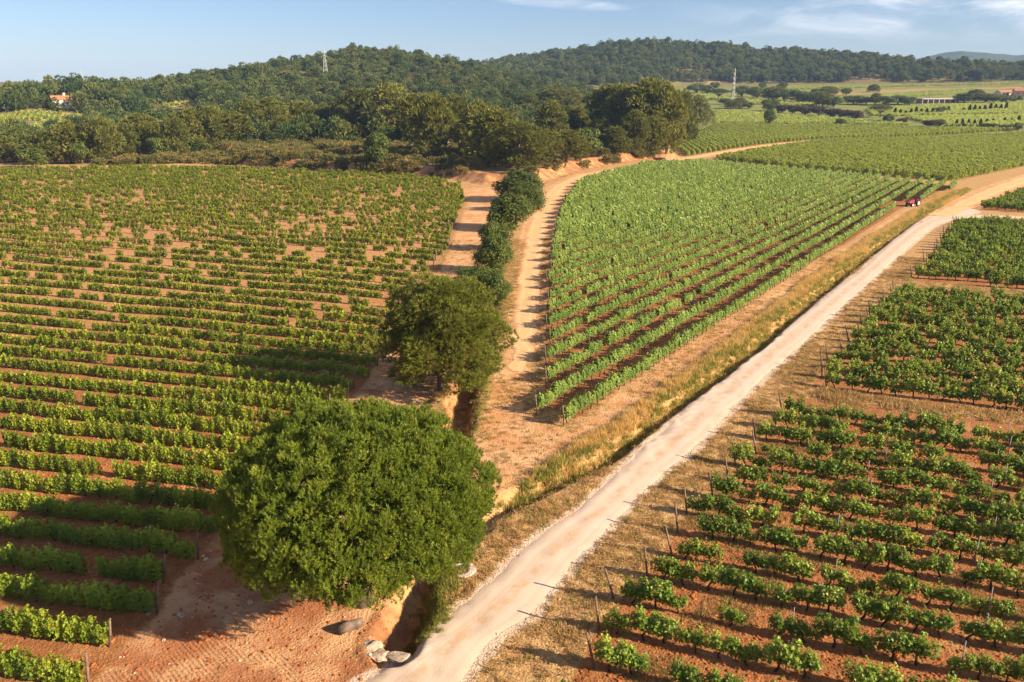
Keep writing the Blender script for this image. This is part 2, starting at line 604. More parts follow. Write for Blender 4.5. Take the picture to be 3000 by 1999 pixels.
def ground_mat():
    n = NT('ground_soil_and_dry_grass')
    n_l = n.noise(0.045, 4)
    n_m = n.noise(0.35, 5, 0.6)
    n_s = n.noise(2.6, 6, 0.65)
    n_f = n.noise(14, 5, 0.7)
    vz = n.voro(9)
    # dry grass verge
    dry = n.mix(n.ramp(n_s, 0.35, 0.68), (0.28, 0.135, 0.055), (0.50, 0.30, 0.125))
    dry = n.mix(n.ramp(n_f, 0.42, 0.75), dry, (0.60, 0.40, 0.18))
    dry = n.mix(n.math('MULTIPLY', n.ramp(n_m, 0.50, 0.70), 0.55), dry, (0.36, 0.155, 0.06))
    dry = n.mix(n.math('MULTIPLY', n.ramp(n.noise(0.8, 5, 0.6), 0.56, 0.72), 0.45), dry, (0.20, 0.17, 0.05))

    def edge(name, lo=0.36, hi=0.64, amp=0.5):
        a = n.attr(name)
        k = n.math('ADD', a, n.math('MULTIPLY', n.math('SUBTRACT', n_s, 0.5), amp))
        k = n.math('ADD', k, n.math('MULTIPLY', n.math('SUBTRACT', n_m, 0.5), amp))
        return n.ramp(k, lo, hi)
    # tilled red soil between the vines
    til = n.mix(n.ramp(n_s, 0.3, 0.7), (0.20, 0.075, 0.026), (0.34, 0.145, 0.056))
    til = n.mix(n.ramp(n_f, 0.45, 0.75), til, (0.44, 0.18, 0.065))
    til = n.mix(n.math('MULTIPLY', n.ramp(n_m, 0.52, 0.7), 0.5), til, (0.46, 0.27, 0.12))
    til = n.mix(n.math('MULTIPLY', n.attr('z_pale'), n.ramp(n_s, 0.25, 0.6, 0.3, 0.7)), til, (0.50, 0.27, 0.125))
    c = n.mix(edge('z_till'), dry, til)
    # far plots: paler earth with weeds
    far = n.mix(n.ramp(n_m, 0.4, 0.65), (0.36, 0.19, 0.08), (0.24, 0.22, 0.06))
    far = n.mix(n.math('MULTIPLY', n.attr('z_lush'), 0.8), far, (0.27, 0.29, 0.065))
    c = n.mix(edge('z_far'), c, far)
    # packed dirt tracks and the bare yard
    trk = n.mix(n.ramp(n_m, 0.35, 0.68), (0.50, 0.24, 0.10), (0.60, 0.36, 0.185))
    trk = n.mix(n.math('MULTIPLY', n.ramp(n_s, 0.5, 0.72), 0.6), trk, (0.42, 0.16, 0.065))
    trk = n.mix(n.math('MULTIPLY', n.ramp(n_f, 0.55, 0.8), 0.5), trk, (0.66, 0.47, 0.28))
    c = n.mix(edge('z_track', 0.36, 0.62, 0.6), c, trk)
    yard = n.mix(n.ramp(n.noise(0.28, 5, 0.6, None, 0.6), 0.38, 0.62), (0.33, 0.12, 0.05), (0.56, 0.31, 0.155))
    yard = n.mix(n.math('MULTIPLY', n.ramp(n_f, 0.5, 0.78), 0.6), yard, (0.62, 0.36, 0.18))
    c = n.mix(edge('z_yard'), c, yard)
    # cut banks of bare clay
    bank = n.mix(n.ramp(n_m, 0.38, 0.62), (0.24, 0.10, 0.045), (0.50, 0.25, 0.11))
    c = n.mix(edge('z_bank'), c, bank)
    # wood floor and scrub
    wood = n.mix(n.ramp(n_m, 0.38, 0.62), (0.12, 0.085, 0.04), (0.22, 0.14, 0.065))
    wood = n.mix(n.ramp(n.noise(0.09, 5, 0.65), 0.45, 0.62), wood, (0.13, 0.135, 0.045))
    wood = n.mix(n.math('MULTIPLY', n.ramp(n_l, 0.5, 0.68), 0.7), wood, (0.20, 0.125, 0.062))
    c = n.mix(edge('z_wood', 0.4, 0.6, 0.3), c, wood)
    c = n.mix(n.attr('z_maquis'), c, n.mix(n.ramp(n_l, 0.4, 0.6), (0.03, 0.05, 0.025), (0.06, 0.075, 0.035)))
    c = n.mix(n.math('MULTIPLY', n.attr('z_meadow'), n.ramp(n_m, 0.25, 0.6, 0.5, 0.95)), c, (0.19, 0.21, 0.05))
    # pale gravel spilled from the road
    c = n.mix(n.math('MULTIPLY', edge('z_spill', 0.4, 0.75, 0.8), 0.8), c, (0.62, 0.46, 0.35))
    # far blue mountains carry the same dark woods
    h = n.math('ADD', n.math('MULTIPLY', n_s, 0.5), n.math('ADD', n.math('MULTIPLY', n_f, 0.35), n.math('MULTIPLY', vz, 0.25)))
    wv = n.node('ShaderNodeTexWave', wave_type='BANDS', bands_direction='DIAGONAL')
    wv.inputs['Scale'].default_value = 2.6
    wv.inputs['Distortion'].default_value = 2.0
    n.l.new(n.pos(), wv.inputs['Vector'])
    lane = n.ramp(n.math('ABSOLUTE', n.math('SUBTRACT', n.noise(0.16, 1, 0.4), 0.5)), 0.035, 0.015)
    tread = n.math('MULTIPLY', n.math('MULTIPLY', lane, wv.outputs['Fac']), n.math('MULTIPLY', n.attr('z_yard'), 0.22))
    h = n.math('SUBTRACT', h, tread)
    b = n.bump(h, 0.9, 0.2)
    return n.finish(n.principled(c, 0.95, 0.12, 0, b))


def road_mat(name, gravel):
    n = NT(name)
    u = n.attr('across')
    if gravel:
        a, b_, mid, stain = (0.46, 0.335, 0.25), (0.55, 0.42, 0.325), (0.44, 0.27, 0.15), (0.44, 0.22, 0.10)
    else:
        a, b_, mid, stain = (0.52, 0.28, 0.125), (0.64, 0.39, 0.20), (0.50, 0.33, 0.14), (0.42, 0.18, 0.07)
    n_m = n.noise(0.5, 5, 0.6)
    n_f = n.noise(16, 5, 0.75)
    n_g = n.voro(26)
    c = n.mix(n.ramp(n_m, 0.2, 0.8), a, b_)
    au = n.math('ABSOLUTE', u)
    if not gravel:
        c = n.mix(n.math('MULTIPLY', n.ramp(n.math('ADD', au, n.math('MULTIPLY', n.math('SUBTRACT', n_m, 0.5), 0.7)), 0.4, 0.85), 0.85), c, (0.47, 0.235, 0.10))
    cen = n.ramp(au, 0.28, 0.06)
    edg = n.ramp(au, 0.62, 1.0)
    rut = n.math('MULTIPLY', n.ramp(n.math('ABSOLUTE', n.math('SUBTRACT', au, 0.42)), 0.16, 0.04), 0.45)
    c = n.mix(rut, c, tuple(min(1, q * 1.12) for q in b_))
    k = n.math('MULTIPLY', n.math('ADD', n.math('MULTIPLY', cen, 1.0), n.math('MULTIPLY', edg, 0.55)), n.ramp(n.noise(1.1, 5, 0.6), 0.38, 0.66))
    c = n.mix(k, c, mid)
    c = n.mix(n.math('MULTIPLY', n.ramp(n.noise(0.33, 5, 0.65), 0.60, 0.74), 0.28), c, stain)
    c = n.mix(n.math('MULTIPLY', n.ramp(n_f, 0.3, 0.72), 0.32), c, tuple(min(1, q * 1.22) for q in b_))
    c = n.mix(n.math('MULTIPLY', n.ramp(n_g, 0.30, 0.0), 0.22), c, tuple(q * 0.6 for q in a))
    # faint wheel lines along the road
    ln = n.node('ShaderNodeTexNoise')
    cb = n.node('ShaderNodeCombineXYZ')
    n.l.new(n.math('MULTIPLY', u, 9.0), cb.inputs[0])
    n.l.new(n.math('MULTIPLY', n.attr('along'), 0.03), cb.inputs[1])
    n.l.new(cb.outputs[0], ln.inputs['Vector'])
    ln.inputs['Scale'].default_value = 1.0
    ln.inputs['Detail'].default_value = 4
    c = n.mix(n.math('MULTIPLY', n.ramp(ln.outputs['Fac'], 0.5, 0.7), 0.22), c, tuple(q * 0.82 for q in a))
    h = n.math('ADD', n.math('MULTIPLY', n_f, 0.6), n.math('ADD', n.math('MULTIPLY', n_g, 0.3), n.math('MULTIPLY', ln.outputs['Fac'], 0.25)))
    return n.finish(n.principled(c, 0.95, 0.12, 0, n.bump(h, 0.4, 0.06)))


M_GROUND = ground_mat()
M_ROAD = road_mat('pale_gravel', True)
M_TRACK = road_mat('packed_orange_dirt', False)

# ------------------------------------------------------------------ field outlines (traced on the ground)
PL = gpoly([(-420, 1760), (204, 1590), (290, 1486), (372, 1412), (405, 1335), (470, 1265), (590, 1090), (700, 1005), (830, 893), (868, 835), (885, 790), (890, 725), (950, 655),
            (1010, 605), (1050, 525), (1072, 462), (1058, 424), (1000, 412), (850, 401), (600, 389), (300, 384), (0, 392), (-520, 400), (-900, 640)])
PM = gpoly([(1252, 905), (1264, 938), (1322, 962), (1400, 905), (1480, 848), (1570, 788), (1650, 732), (1760, 662), (1860, 602), (1945, 558), (2052, 490), (2092, 470), (2188, 428), (2140, 423),
            (2000, 408), (1850, 395), (1700, 382), (1620, 374), (1490, 379), (1410, 397), (1340, 415), (1300, 458), (1275, 525), (1262, 600), (1255, 720), (1250, 850)])
P1 = gpoly([(1250, 1680), (1339, 1512), (1374, 1440), (1429, 1371), (1479, 1326), (1522, 1268), (1564, 1210), (1603, 1166), (1642, 1130), (1700, 1062), (1732, 1024), (1785, 982), (1812, 912),
            (1900, 922), (2100, 947), (2353, 978), (2900, 1050), (2900, 1900), (1250, 1900)])
P2 = gpoly([(1862, 893), (1890, 893), (1960, 908), (2150, 932), (2353, 950), (2900, 1010), (2900, 740), (2353, 692), (2200, 680), (2062, 672), (2040, 690), (1902, 841)])
P3 = gpoly([(2093, 645), (2110, 622), (2140, 590), (2200, 512), (2353, 514), (2900, 540), (2900, 700), (2353, 668)])
P4 = gpoly([(2248, 478), (2300, 458), (2353, 438), (2800, 350), (2900, 520), (2353, 489), (2250, 482)])
F1 = apoly([(1552, 338), (1600, 306), (1640, 289), (1900, 291), (2100, 297), (2400, 300), (2353, 300), (2240, 307), (2100, 315), (1870, 321), (1750, 333), (1620, 354), (1572, 361)])
F2 = apoly([(1640, 367), (1750, 346), (1890, 326), (2200, 316), (2353, 308), (2800, 300), (2750, 330), (2353, 383), (2190, 418), (2100, 411), (1950, 398), (1800, 385), (1700, 374)])
F3 = apoly([(1645, 255), (1760, 263), (1900, 274), (2060, 284), (2100, 291), (1900, 287), (1640, 284)])
F4 = apoly([(1990, 252), (2150, 244), (2353, 238), (2700, 232), (2700, 258), (2353, 262), (2060, 268), (2000, 267)])
F5 = apoly([(2075, 271), (2353, 265), (2700, 262), (2700, 286), (2353, 289), (2160, 292)])
F6 = apoly([(1720, 203), (1880, 199), (2353, 189), (2700, 186), (2700, 191), (2353, 194), (1900, 205), (1740, 209)])
F7 = apoly([(1930, 228), (2100, 214), (2245, 206), (2252, 214), (2100, 224), (1950, 233)])
F8 = apoly([(1580, 216), (1640, 222), (1700, 229), (1850, 238), (1872, 246), (1720, 240), (1600, 226)])
F9 = apoly([(-200, 268), (0, 264), (90, 256), (195, 268), (205, 276), (100, 279), (0, 284), (-200, 290)])
F10 = apoly([(-200, 300), (0, 292), (90, 285), (180, 281), (150, 297), (60, 305), (0, 312), (-200, 325)])
F11 = apoly([(368, 243), (420, 236), (456, 232), (456, 237), (410, 243), (366, 250)])
FAR = [F1, F2, F3, F4, F5, F6, F7, F8, F9, F10, F11]
YARD = gpoly([(-200, 1700), (204, 1590), (300, 1480), (372, 1412), (405, 1335), (470, 1265), (590, 1090), (700, 1005), (830, 893), (985, 905), (965, 1000), (960, 1220), (905, 1380), (880, 1470), (900, 1520), (800, 1600), (700, 1800)])
ROAD_L = gpoly([(640, 1720), (760, 1600), (860, 1540), (925, 1500), (998, 1435), (1028, 1405), (1071, 1375), (1121, 1335), (1188, 1262), (1254, 1215), (1318, 1175), (1368, 1129), (1454, 1045), (1569, 936), (1629, 893),
                (1722, 813), (1835, 726), (1919, 660), (1969, 626), (2035, 566), (2089, 523), (2150, 491), (2200, 470)])
ROAD_R = gpoly([(960, 1720), (1060, 1600), (1091, 1539), (1148, 1469), (1184, 1442), (1248, 1405), (1268, 1365), (1314, 1312), (1371, 1252), (1394, 1229), (1454, 1159), (1488, 1125), (1541, 1082), (1602, 1033), (1685, 943),
                (1755, 876), (1822, 816), (1889, 753), (1935, 710), (2012, 640), (2085, 573), (2142, 526), (2200, 500), (2255, 488)])
GR_POLY = np.concatenate([ROAD_L, ROAD_R[::-1]])
TM0 = gpoly([(1125, 1090), (1150, 1000), (1163, 930), (1182, 855)])
TM = gpoly([(1182, 855), (1200, 790), (1212, 700), (1218, 620), (1232, 540), (1250, 480), (1285, 430), (1340, 403), (1420, 390), (1500, 378), (1540, 368), (1542, 350), (1545, 330), (1570, 300), (1600, 288)])
TM_W = [0.5, 1.8, 2.0, 2.3, 2.6, 3.0, 3.0, 2.6, 2.6, 2.8, 3.2, 3.2, 3.0, 3.0, 3.0]
TLP = gpoly([(1060, 434), (1076, 470), (1060, 512), (1040, 562), (1010, 622), (960, 655), (900, 720), (890, 790), (868, 842), (832, 898), (850, 905), (1005, 905), (1060, 780), (1075, 635), (1100, 600), (1112, 540), (1128, 490), (1140, 430)])
TFAR = apoly([(1530, 370), (1600, 361), (1700, 343), (1800, 330), (1880, 323), (2000, 319), (2200, 312), (2353, 304), (2700, 290)])
TEND = gpoly([(2160, 497), (2230, 464), (2290, 436), (2353, 413), (2500, 370), (2700, 325)])
TSIDE = gpoly([(2130, 512), (2200, 499), (2260, 496), (2353, 500), (2600, 512)])
STRIP = gpoly([(1330, 966), (1400, 910), (1480, 853), (1570, 793), (1650, 737), (1760, 667), (1860, 607), (1945, 563), (2052, 495), (2150, 450), (2150, 455), (1995, 548), (1852, 646), (1719, 748), (1569, 862), (1420, 968), (1340, 1012),
               (1250, 1075), (1160, 1150), (1085, 1130), (1090, 960), (1180, 930), (1250, 965), (1300, 985)])
SCRUBP = gpoly([(200, 384), (420, 376), (540, 380), (730, 393), (740, 372), (700, 350), (560, 352), (420, 362), (250, 376)])

# ------------------------------------------------------------------ the ground sheet
radii = np.concatenate([12 * np.exp(np.linspace(0, math.log(5), 200, endpoint=False)), 60 * np.exp(np.linspace(0, math.log(400 / 60), 165, endpoint=False)),
                        400 * np.exp(np.linspace(0, math.log(6500 / 400), 150))])
front = np.radians(np.arange(-46, 46.01, 0.165))
back = np.radians(np.arange(50, 314, 6.0))
azs = np.concatenate([front, back])
RR, AA = np.meshgrid(radii, azs, indexing='ij')
GX, GY = (RR * np.sin(AA)).ravel(), (RR * np.cos(AA)).ravel()
GZ = terr(GX, GY)
nr, na = len(radii), len(azs)
GX, GY, GZ = np.append(GX, 0), np.append(GY, 0), np.append(GZ, 0)
ii, jj = np.meshgrid(np.arange(nr - 1), np.arange(na), indexing='ij')
j2 = (jj + 1) % na
q00, q01, q10, q11 = (ii * na + jj).ravel(), (ii * na + j2).ravel(), ((ii + 1) * na + jj).ravel(), ((ii + 1) * na + j2).ravel()
tri = np.concatenate([np.stack([q00, q10, q11], 1), np.stack([q00, q11, q01], 1),
                      np.stack([np.full(na, nr * na), np.arange(na), (np.arange(na) + 1) % na], 1)])
mb = MB()
mb.add(np.stack([GX, GY, GZ], 1), tri, 0, True)
gme = mb.mesh('ground', [M_GROUND])


def zone(me, name, w):
    a = me.attributes.new(name, 'FLOAT', 'POINT')
    a.data.foreach_set('value', np.asarray(w, np.float32))


def inside_w(poly, soft):
    return 1 - smooth(-soft, soft, poly_sd(GX, GY, poly))


gr = np.hypot(GX, GY)
w_till = np.maximum.reduce([inside_w(p, 0.6) for p in (PL, PM, P1, P2, P3, P4)])
w_far = np.maximum.reduce([inside_w(p, 2.0) for p in FAR])
d_tm, wtm = line_d(GX, GY, TM, TM_W)
w_track = np.maximum.reduce([1 - smooth(0.6, 1.3, d_tm / wtm), inside_w(TLP, 1.2), 1 - smooth(2.0, 3.4, line_d(GX, GY, TFAR)), 1 - smooth(2.5, 4.5, line_d(GX, GY, TEND))])
w_track = np.maximum(w_track, 0.62 * inside_w(STRIP, 1.0))
w_track = np.maximum(w_track, 0.9 * (1 - smooth(0.8, 2.2, line_d(GX, GY, TM0))))
w_yard = inside_w(YARD, 1.0)
sd_road = poly_sd(GX, GY, GR_POLY)
w_spill = 1 - smooth(-0.2, 0.75, sd_road)
hillw = np.clip((GZ - base_z(gr) - 1.0) / 5.0, 0, 1) * smooth(330, 420, gr)
w_wood = np.maximum(hillw, inside_w(GROVE, 6.0) * smooth(-2, 8, -poly_sd(GX, GY, GROVE)))
w_wood = np.maximum(w_wood, 0.75 * smooth(300, 420, gr) + 0.25 * smooth(1100, 1200, gr))
w_wood = w_wood * (1 - w_far) * (1 - w_track)
sdg = poly_sd(GX, GY, GROVE)
dB, eB = line_d(GX, GY, DITCH, DITCH_DEPTH)
w_bank = np.maximum((sdg < 1) * (1 - smooth(3, 6, np.abs(sdg + 2.0))) * 0.62, (1 - smooth(0.8, 2.6, dB)) * smooth(1.0, 1.4, eB))
d2, e2 = line_d(GX, GY, DITCH2, DITCH2_DEPTH)
w_bank = np.maximum(w_bank, (1 - smooth(0.8, 2.0, d2)) * 0.8)
for nm, p, s in (('strip', apoly([(1870, 212), (2050, 205), (2353, 199), (2353, 203), (2080, 213), (1900, 221)]), 3), ('scar', apoly([(1612, 190), (1660, 182), (1690, 186), (1680, 194), (1620, 198)]), 3),
                 ('strip', apoly([(2100, 228), (2200, 222), (2230, 222), (2230, 226), (2120, 233)]), 3), ('strip', apoly([(0, 258), (90, 250), (210, 264), (216, 276), (200, 267), (90, 255), (0, 264)]), 2),
                 ('strip', apoly([(-100, 300), (0, 286), (60, 280), (30, 278), (0, 276), (-100, 280)]), 2),
                 ('strip', apoly([(1700, 286), (1760, 284), (1880, 286), (2080, 292), (1880, 290), (1700, 290)]), 2), ('strip', apoly([(362, 236), (420, 228), (460, 228), (458, 233), (400, 238)]), 3)):
    w_bank = np.maximum(w_bank, 0.45 * inside_w(p, s))
w_wood = w_wood * (1 - w_bank)
for nm, w in (('z_till', w_till), ('z_far', w_far), ('z_track', w_track), ('z_yard', w_yard), ('z_bank', w_bank), ('z_wood', w_wood), ('z_spill', w_spill), ('z_maquis', smooth(1500, 2000, gr)), ('z_lush', smooth(400, 520, gr)), ('z_meadow', smooth(430, 540, gr) * (1 - smooth(900, 1100, gr)) * (1 - np.minimum(hillw, 1)) * (1 - w_far) * (1 - w_bank) * (1 - w_track)), ('z_pale', inside_w(PL, 1.0) * smooth(60, 105, gr))):
    zone(gme, nm, w)
tag(ob('ground', gme), 'rolling ground of red vineyard soil, dry grass verges and wooded hills', kind='structure')


# ------------------------------------------------------------------ road and tracks as sheets with ragged edges
def resample(line, step, extra=None):
    L = np.concatenate([[0], np.cumsum(np.linalg.norm(np.diff(line, axis=0), axis=1))])
    s = np.arange(0, L[-1], step)
    o = np.stack([np.interp(s, L, line[:, 0]), np.interp(s, L, line[:, 1])], 1)
    k = max(1, int(1.5 / step))
    return (o, s) if extra is None else (o, s, np.interp(s, L, extra))


def sheet(name, left, right, mat, label, lift, rag=0.3, ncross=15, seed=1):
    nS = len(left)
    sl = np.concatenate([[0], np.cumsum(np.linalg.norm(np.diff((left + right) / 2, axis=0), axis=1))])
    dirv = right - left
    wdt = np.linalg.norm(dirv, axis=1)
    dirv = dirv / wdt[:, None]
    jl = vnoise(sl, sl * 0 + 3, 2.2, seed) * rag + vnoise(sl, sl * 0 + 9, 0.6, seed + 1) * rag * 0.5
    jr = vnoise(sl, sl * 0 + 5, 2.0, seed + 2) * rag + vnoise(sl, sl * 0 + 7, 0.6, seed + 3) * rag * 0.5
    l2, r2 = left + dirv * jl[:, None], right + dirv * jr[:, None]
    u = np.linspace(0, 1, ncross)
    P = l2[:, None] * (1 - u)[None, :, None] + r2[:, None] * u[None, :, None]
    x, y = P[..., 0].ravel(), P[..., 1].ravel()
    z = terr(x, y) + lift
    ac = np.tile(u * 2 - 1, nS)
    z = z + 0.02 - (lift + 0.05) * np.abs(ac) ** 5 * 1.4 + (vnoise(x, y, 0.6, seed + 5) * 0.02 + vnoise(x, y, 1.7, seed + 6) * 0.02) * np.abs(ac) ** 4
    a, b = np.meshgrid(np.arange(nS - 1), np.arange(ncross - 1), indexing='ij')
    k = (a * ncross + b).ravel()
    t = np.concatenate([np.stack([k, k + 1, k + ncross + 1], 1), np.stack([k, k + ncross + 1, k + ncross], 1)])
    m = MB()
    m.add(np.stack([x, y, z], 1), t, 0, True)
    me = m.mesh(name, [mat])
    zone(me, 'across', ac)
    zone(me, 'along', np.repeat(sl, ncross))
    return tag(ob(name, me), label, kind='structure')


def resample2(line, n):
    L = np.concatenate([[0], np.cumsum(np.linalg.norm(np.diff(line, axis=0), axis=1))])
    s = np.linspace(0, L[-1], n)
    o = np.stack([np.interp(s, L, line[:, 0]), np.interp(s, L, line[:, 1])], 1)
    ker = np.ones(9) / 9
    if n > 60:
        for c in (0, 1):
            o[4:-4, c] = np.convolve(o[:, c], ker, 'valid')
    return o


def pair_edges(L, R, n):
    # common stations: both edges were traced from the same two ends
    return resample2(L, n), resample2(R, n)


rl, rr = pair_edges(ROAD_L, ROAD_R, 620)
sheet('gravel_road', rl, rr, M_ROAD, 'pale gravel road running diagonally between the vineyard plots', 0.035, 0.16, 45)


def offset_sheet(name, line, widths, mat, label, lift, rag, seed, step=0.7):
    c, s, w = resample(line, step, widths)
    for k in range(6):
        c[1:-1] = (c[:-2] + 2 * c[1:-1] + c[2:]) / 4
    t = np.gradient(c, axis=0)
    t /= np.linalg.norm(t, axis=1)[:, None]
    nrm = np.stack([t[:, 1], -t[:, 0]], 1)
    return sheet(name, c - nrm * w[:, None], c + nrm * w[:, None], mat, label, lift, rag, 25, seed)


offset_sheet('dirt_track', TM, np.array(TM_W) * 0.75, M_TRACK, 'orange dirt track curving up between the hedge trees and the pale green vines', 0.02, 0.45, 11)
offset_sheet('dirt_road', TEND, [2.6, 2.6, 2.8, 3.0, 3.0, 3.0], M_TRACK, 'orange dirt end of the road past the parked tractor', 0.05, 0.5, 21)
offset_sheet('field_path', TFAR, [1.8] * len(TFAR), M_TRACK, 'narrow sandy path between the two far vineyard plots', 0.06, 0.6, 31, 2.0)
offset_sheet('side_path', TSIDE, [1.5] * len(TSIDE), M_ROAD, 'pale gravel side path between two vine plots by the road bend', 0.045, 0.3, 41)


# ------------------------------------------------------------------ foliage generators
def unit(v):
    return v / (np.linalg.norm(v, axis=-1, keepdims=True) + 1e-9)


def rand_unit(n, g):
    return unit(g.normal(size=(n, 3)))


def leaves(m, c, nrm, size, g, mat=0, tint=None, fold=0.22):
    """broad folded leaves, one each at c facing nrm"""
    n = len(c)
    nrm = unit(nrm)
    t = unit(np.cross(nrm, rand_unit(n, g)))
    b = np.cross(nrm, t)
    size = np.broadcast_to(size, (n,))[:, None]
    v0 = c - t * size * 0.45
    v1 = c + b * size * 0.5 + nrm * size * fold
    v2 = c + t * size * 0.55
    v3 = c - b * size * 0.5 + nrm * size * fold
    v = np.stack([v0, v1, v2, v3], 1).reshape(-1, 3)
    k = np.arange(n) * 4
    tr = np.concatenate([np.stack([k, k + 1, k + 2], 1), np.stack([k, k + 2, k + 3], 1)])
    ti = g.random(n) if tint is None else tint
    m.add(v, tr, mat, False, np.repeat(ti, 4))


def blades(m, c, axis, length, width, nb, spread, g, mat=0, tint=None, smooth_=False):
    """tufts of needles: nb thin blades fanned about each axis"""
    n = len(c)
    axis = np.repeat(unit(axis), nb, 0)
    cc = np.repeat(c, nb, 0)
    N = n * nb
    d = unit(axis + spread * rand_unit(N, g))
    ln = np.repeat(np.broadcast_to(length, (n,)), nb) * (0.7 + 0.5 * g.random(N))
    w = np.repeat(np.broadcast_to(width, (n,)), nb)
    sd = unit(np.cross(d, rand_unit(N, g))) * w[:, None] * 0.5
    tip = cc + d * ln[:, None]
    midp = cc + d * ln[:, None] * 0.25
    v = np.stack([midp - sd, midp + sd, tip], 1).reshape(-1, 3)
    k = np.arange(N) * 3
    ti = np.repeat(g.random(n) if tint is None else tint, nb)
    ti = np.clip(ti + (g.random(N) - 0.5) * 0.25, 0, 1)
    m.add(v, np.stack([k, k + 1, k + 2], 1), mat, smooth_, np.repeat(ti, 3))


def on_ball(n, g, up=0.0):
    d = rand_unit(n, g)
    d[:, 2] += up * g.random(n)
    return unit(d)


def shoots(m, c, axis, length, nl_, nw, nb, g, tint):
    """pine shoots: needles standing out all along a short twig, like a bottle brush"""
    n = len(c)
    axis = np.repeat(unit(axis), nb, 0)
    L_ = np.repeat(np.broadcast_to(length, (n,)), nb)
    N = n * nb
    t = 0.25 + 0.75 * g.random(N)
    p = np.repeat(c, nb, 0) + axis * (L_ * t)[:, None]
    rd = rand_unit(N, g)
    rd = unit(rd - axis * np.sum(rd * axis, 1)[:, None])
    d = unit(rd * (1.1 - 0.6 * t)[:, None] + axis * (0.35 + 0.75 * t)[:, None])
    ln = nl_ * (0.75 + 0.5 * g.random(N))
    sd = unit(np.cross(d, rand_unit(N, g))) * nw * 0.5
    v = np.stack([p - sd, p + sd, p + d * ln[:, None]], 1).reshape(-1, 3)
    k = np.arange(N) * 3
    ti = np.clip(np.repeat(tint, nb) + (g.random(N) - 0.5) * 0.2, 0, 1)
    m.add(v, np.stack([k, k + 1, k + 2], 1), 0, False, np.repeat(ti, 3))


# ---- grapevines
def vine_trunk(m, g, h=0.55, arm=0.45, mat=0, thick=1.0):
    lean = g.uniform(-0.28, 0.28)
    bend = g.uniform(-0.12, 0.12)
    P = [(0, 0, -0.08), (lean * 0.3 + bend, g.uniform(-.04, .04), h * 0.35), (lean * 0.75, g.uniform(-.05, .05), h * 0.75), (lean, 0, h)]
    m.tube(P, np.array([0.055, 0.045, 0.042, 0.045]) * thick, 6, mat)
    for s in (-1, 1):
        L = arm * g.uniform(0.6, 1.15)
        m.tube([(lean, 0, h - 0.02), (lean + s * L * 0.5, g.uniform(-.05, .05), h + g.uniform(0.02, 0.1)), (lean + s * L, g.uniform(-.06, .06), h + g.uniform(0.02, 0.12))],
               np.array([0.038, 0.03, 0.018]) * thick, 5, mat)
    return lean


def vine_bush(m, g, n, ls, mat, lean, h=0.55, wid=0.55, hgt=0.62, shoots=6):
    """bushy free-growing vine: leaves on arching shoots"""
    cs, ns, ti = [], [], []
    k = n // shoots
    full = g.uniform(0.75, 1.15)
    for i in range(shoots):
        x0 = lean + (i / (shoots - 1) - 0.5) * 2 * wid * g.uniform(0.7, 1.05)
        top = h + hgt * full * g.uniform(0.45, 1.3)
        out = g.uniform(-0.25, 0.25)
        t = g.random(k) ** 0.8
        sp = 0.11 + 0.12 * np.sin(t * pi)
        d = rand_unit(k, g) * sp[:, None] * (0.5 + 0.7 * g.random(k))[:, None]
        p = np.stack([np.full(k, x0) + g.uniform(-.12, .12) * t, out * t, h - 0.08 + (top - h + 0.08) * t], 1) + d
        cs.append(p)
        ns.append(d * 4 + np.array([0, 0, 0.5]) + 0.5 * rand_unit(k, g))
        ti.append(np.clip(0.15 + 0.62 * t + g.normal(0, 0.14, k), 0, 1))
    leaves(m, np.concatenate(cs), np.concatenate(ns), ls * g.uniform(0.7, 1.2, k * shoots), g, mat, np.concatenate(ti))
    if g.random() < 0.7:                                   # a few whips standing above the bush
        for _ in range(g.integers(2, 6)):
            q = 10
            t = np.linspace(0, 1, q)
            x0, ang = lean + g.uniform(-wid, wid), g.uniform(-0.5, 0.5)
            p = np.stack([x0 + ang * 0.4 * t, g.uniform(-.2, .2) * t, h + hgt * 0.7 + g.uniform(0.25, 0.6) * t], 1) + g.normal(0, 0.035, (q, 3))
            leaves(m, p, rand_unit(q, g) + np.array([0, 0, 0.4]), ls * 0.8, g, mat, np.full(q, 0.9))


def vine_hedge(m, g, n, ls, mat, h0=0.45, h1=1.45, length=1.15, thick=0.26):
    """trellised vine: a short length of leaf wall"""
    topv = h1 * g.uniform(0.92, 1.08)
    x = g.uniform(-length / 2, length / 2, n)
    t = g.random(n) ** 0.85
    bulge = thick * (0.55 + 0.6 * np.sin(np.clip(t, 0, 1) * pi * 0.9 + 0.2))
    bulge = bulge * (0.8 + 0.4 * np.sin(x * 7 + g.uniform(0, 6)) * 0.5)
    sy = np.where(g.random(n) < 0.5, -1, 1)
    y = sy * bulge * (0.55 + 0.55 * g.random(n))
    edge = topv + 0.14 * np.sin(x * 6 + g.uniform(0, 6)) + 0.1 * np.sin(x * 15 + g.uniform(0, 6))
    z = h0 + g.uniform(-.06, .1) + (edge - h0) * t + g.normal(0, 0.03, n)
    c = np.stack([x, y, z], 1)
    nr_ = np.stack([g.normal(0, .5, n), sy * 1.0 + g.normal(0, .45, n), 0.3 + 0.9 * t + g.normal(0, .4, n)], 1)
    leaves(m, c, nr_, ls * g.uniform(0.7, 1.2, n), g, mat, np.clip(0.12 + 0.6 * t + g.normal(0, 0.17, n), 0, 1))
    for _ in range(g.integers(0, 3)):
        q = 6
        tt = np.linspace(0, 1, q)
        p = np.stack([g.uniform(-length / 2, length / 2) + g.uniform(-.2, .2) * tt, g.uniform(-.15, .15) * tt, topv + 0.22 * tt], 1) + g.normal(0, 0.02, (q, 3))
        leaves(m, p, rand_unit(q, g) + np.array([0, 0, 0.4]), ls * 0.85, g, mat, np.full(q, 0.92))


SRC = {}


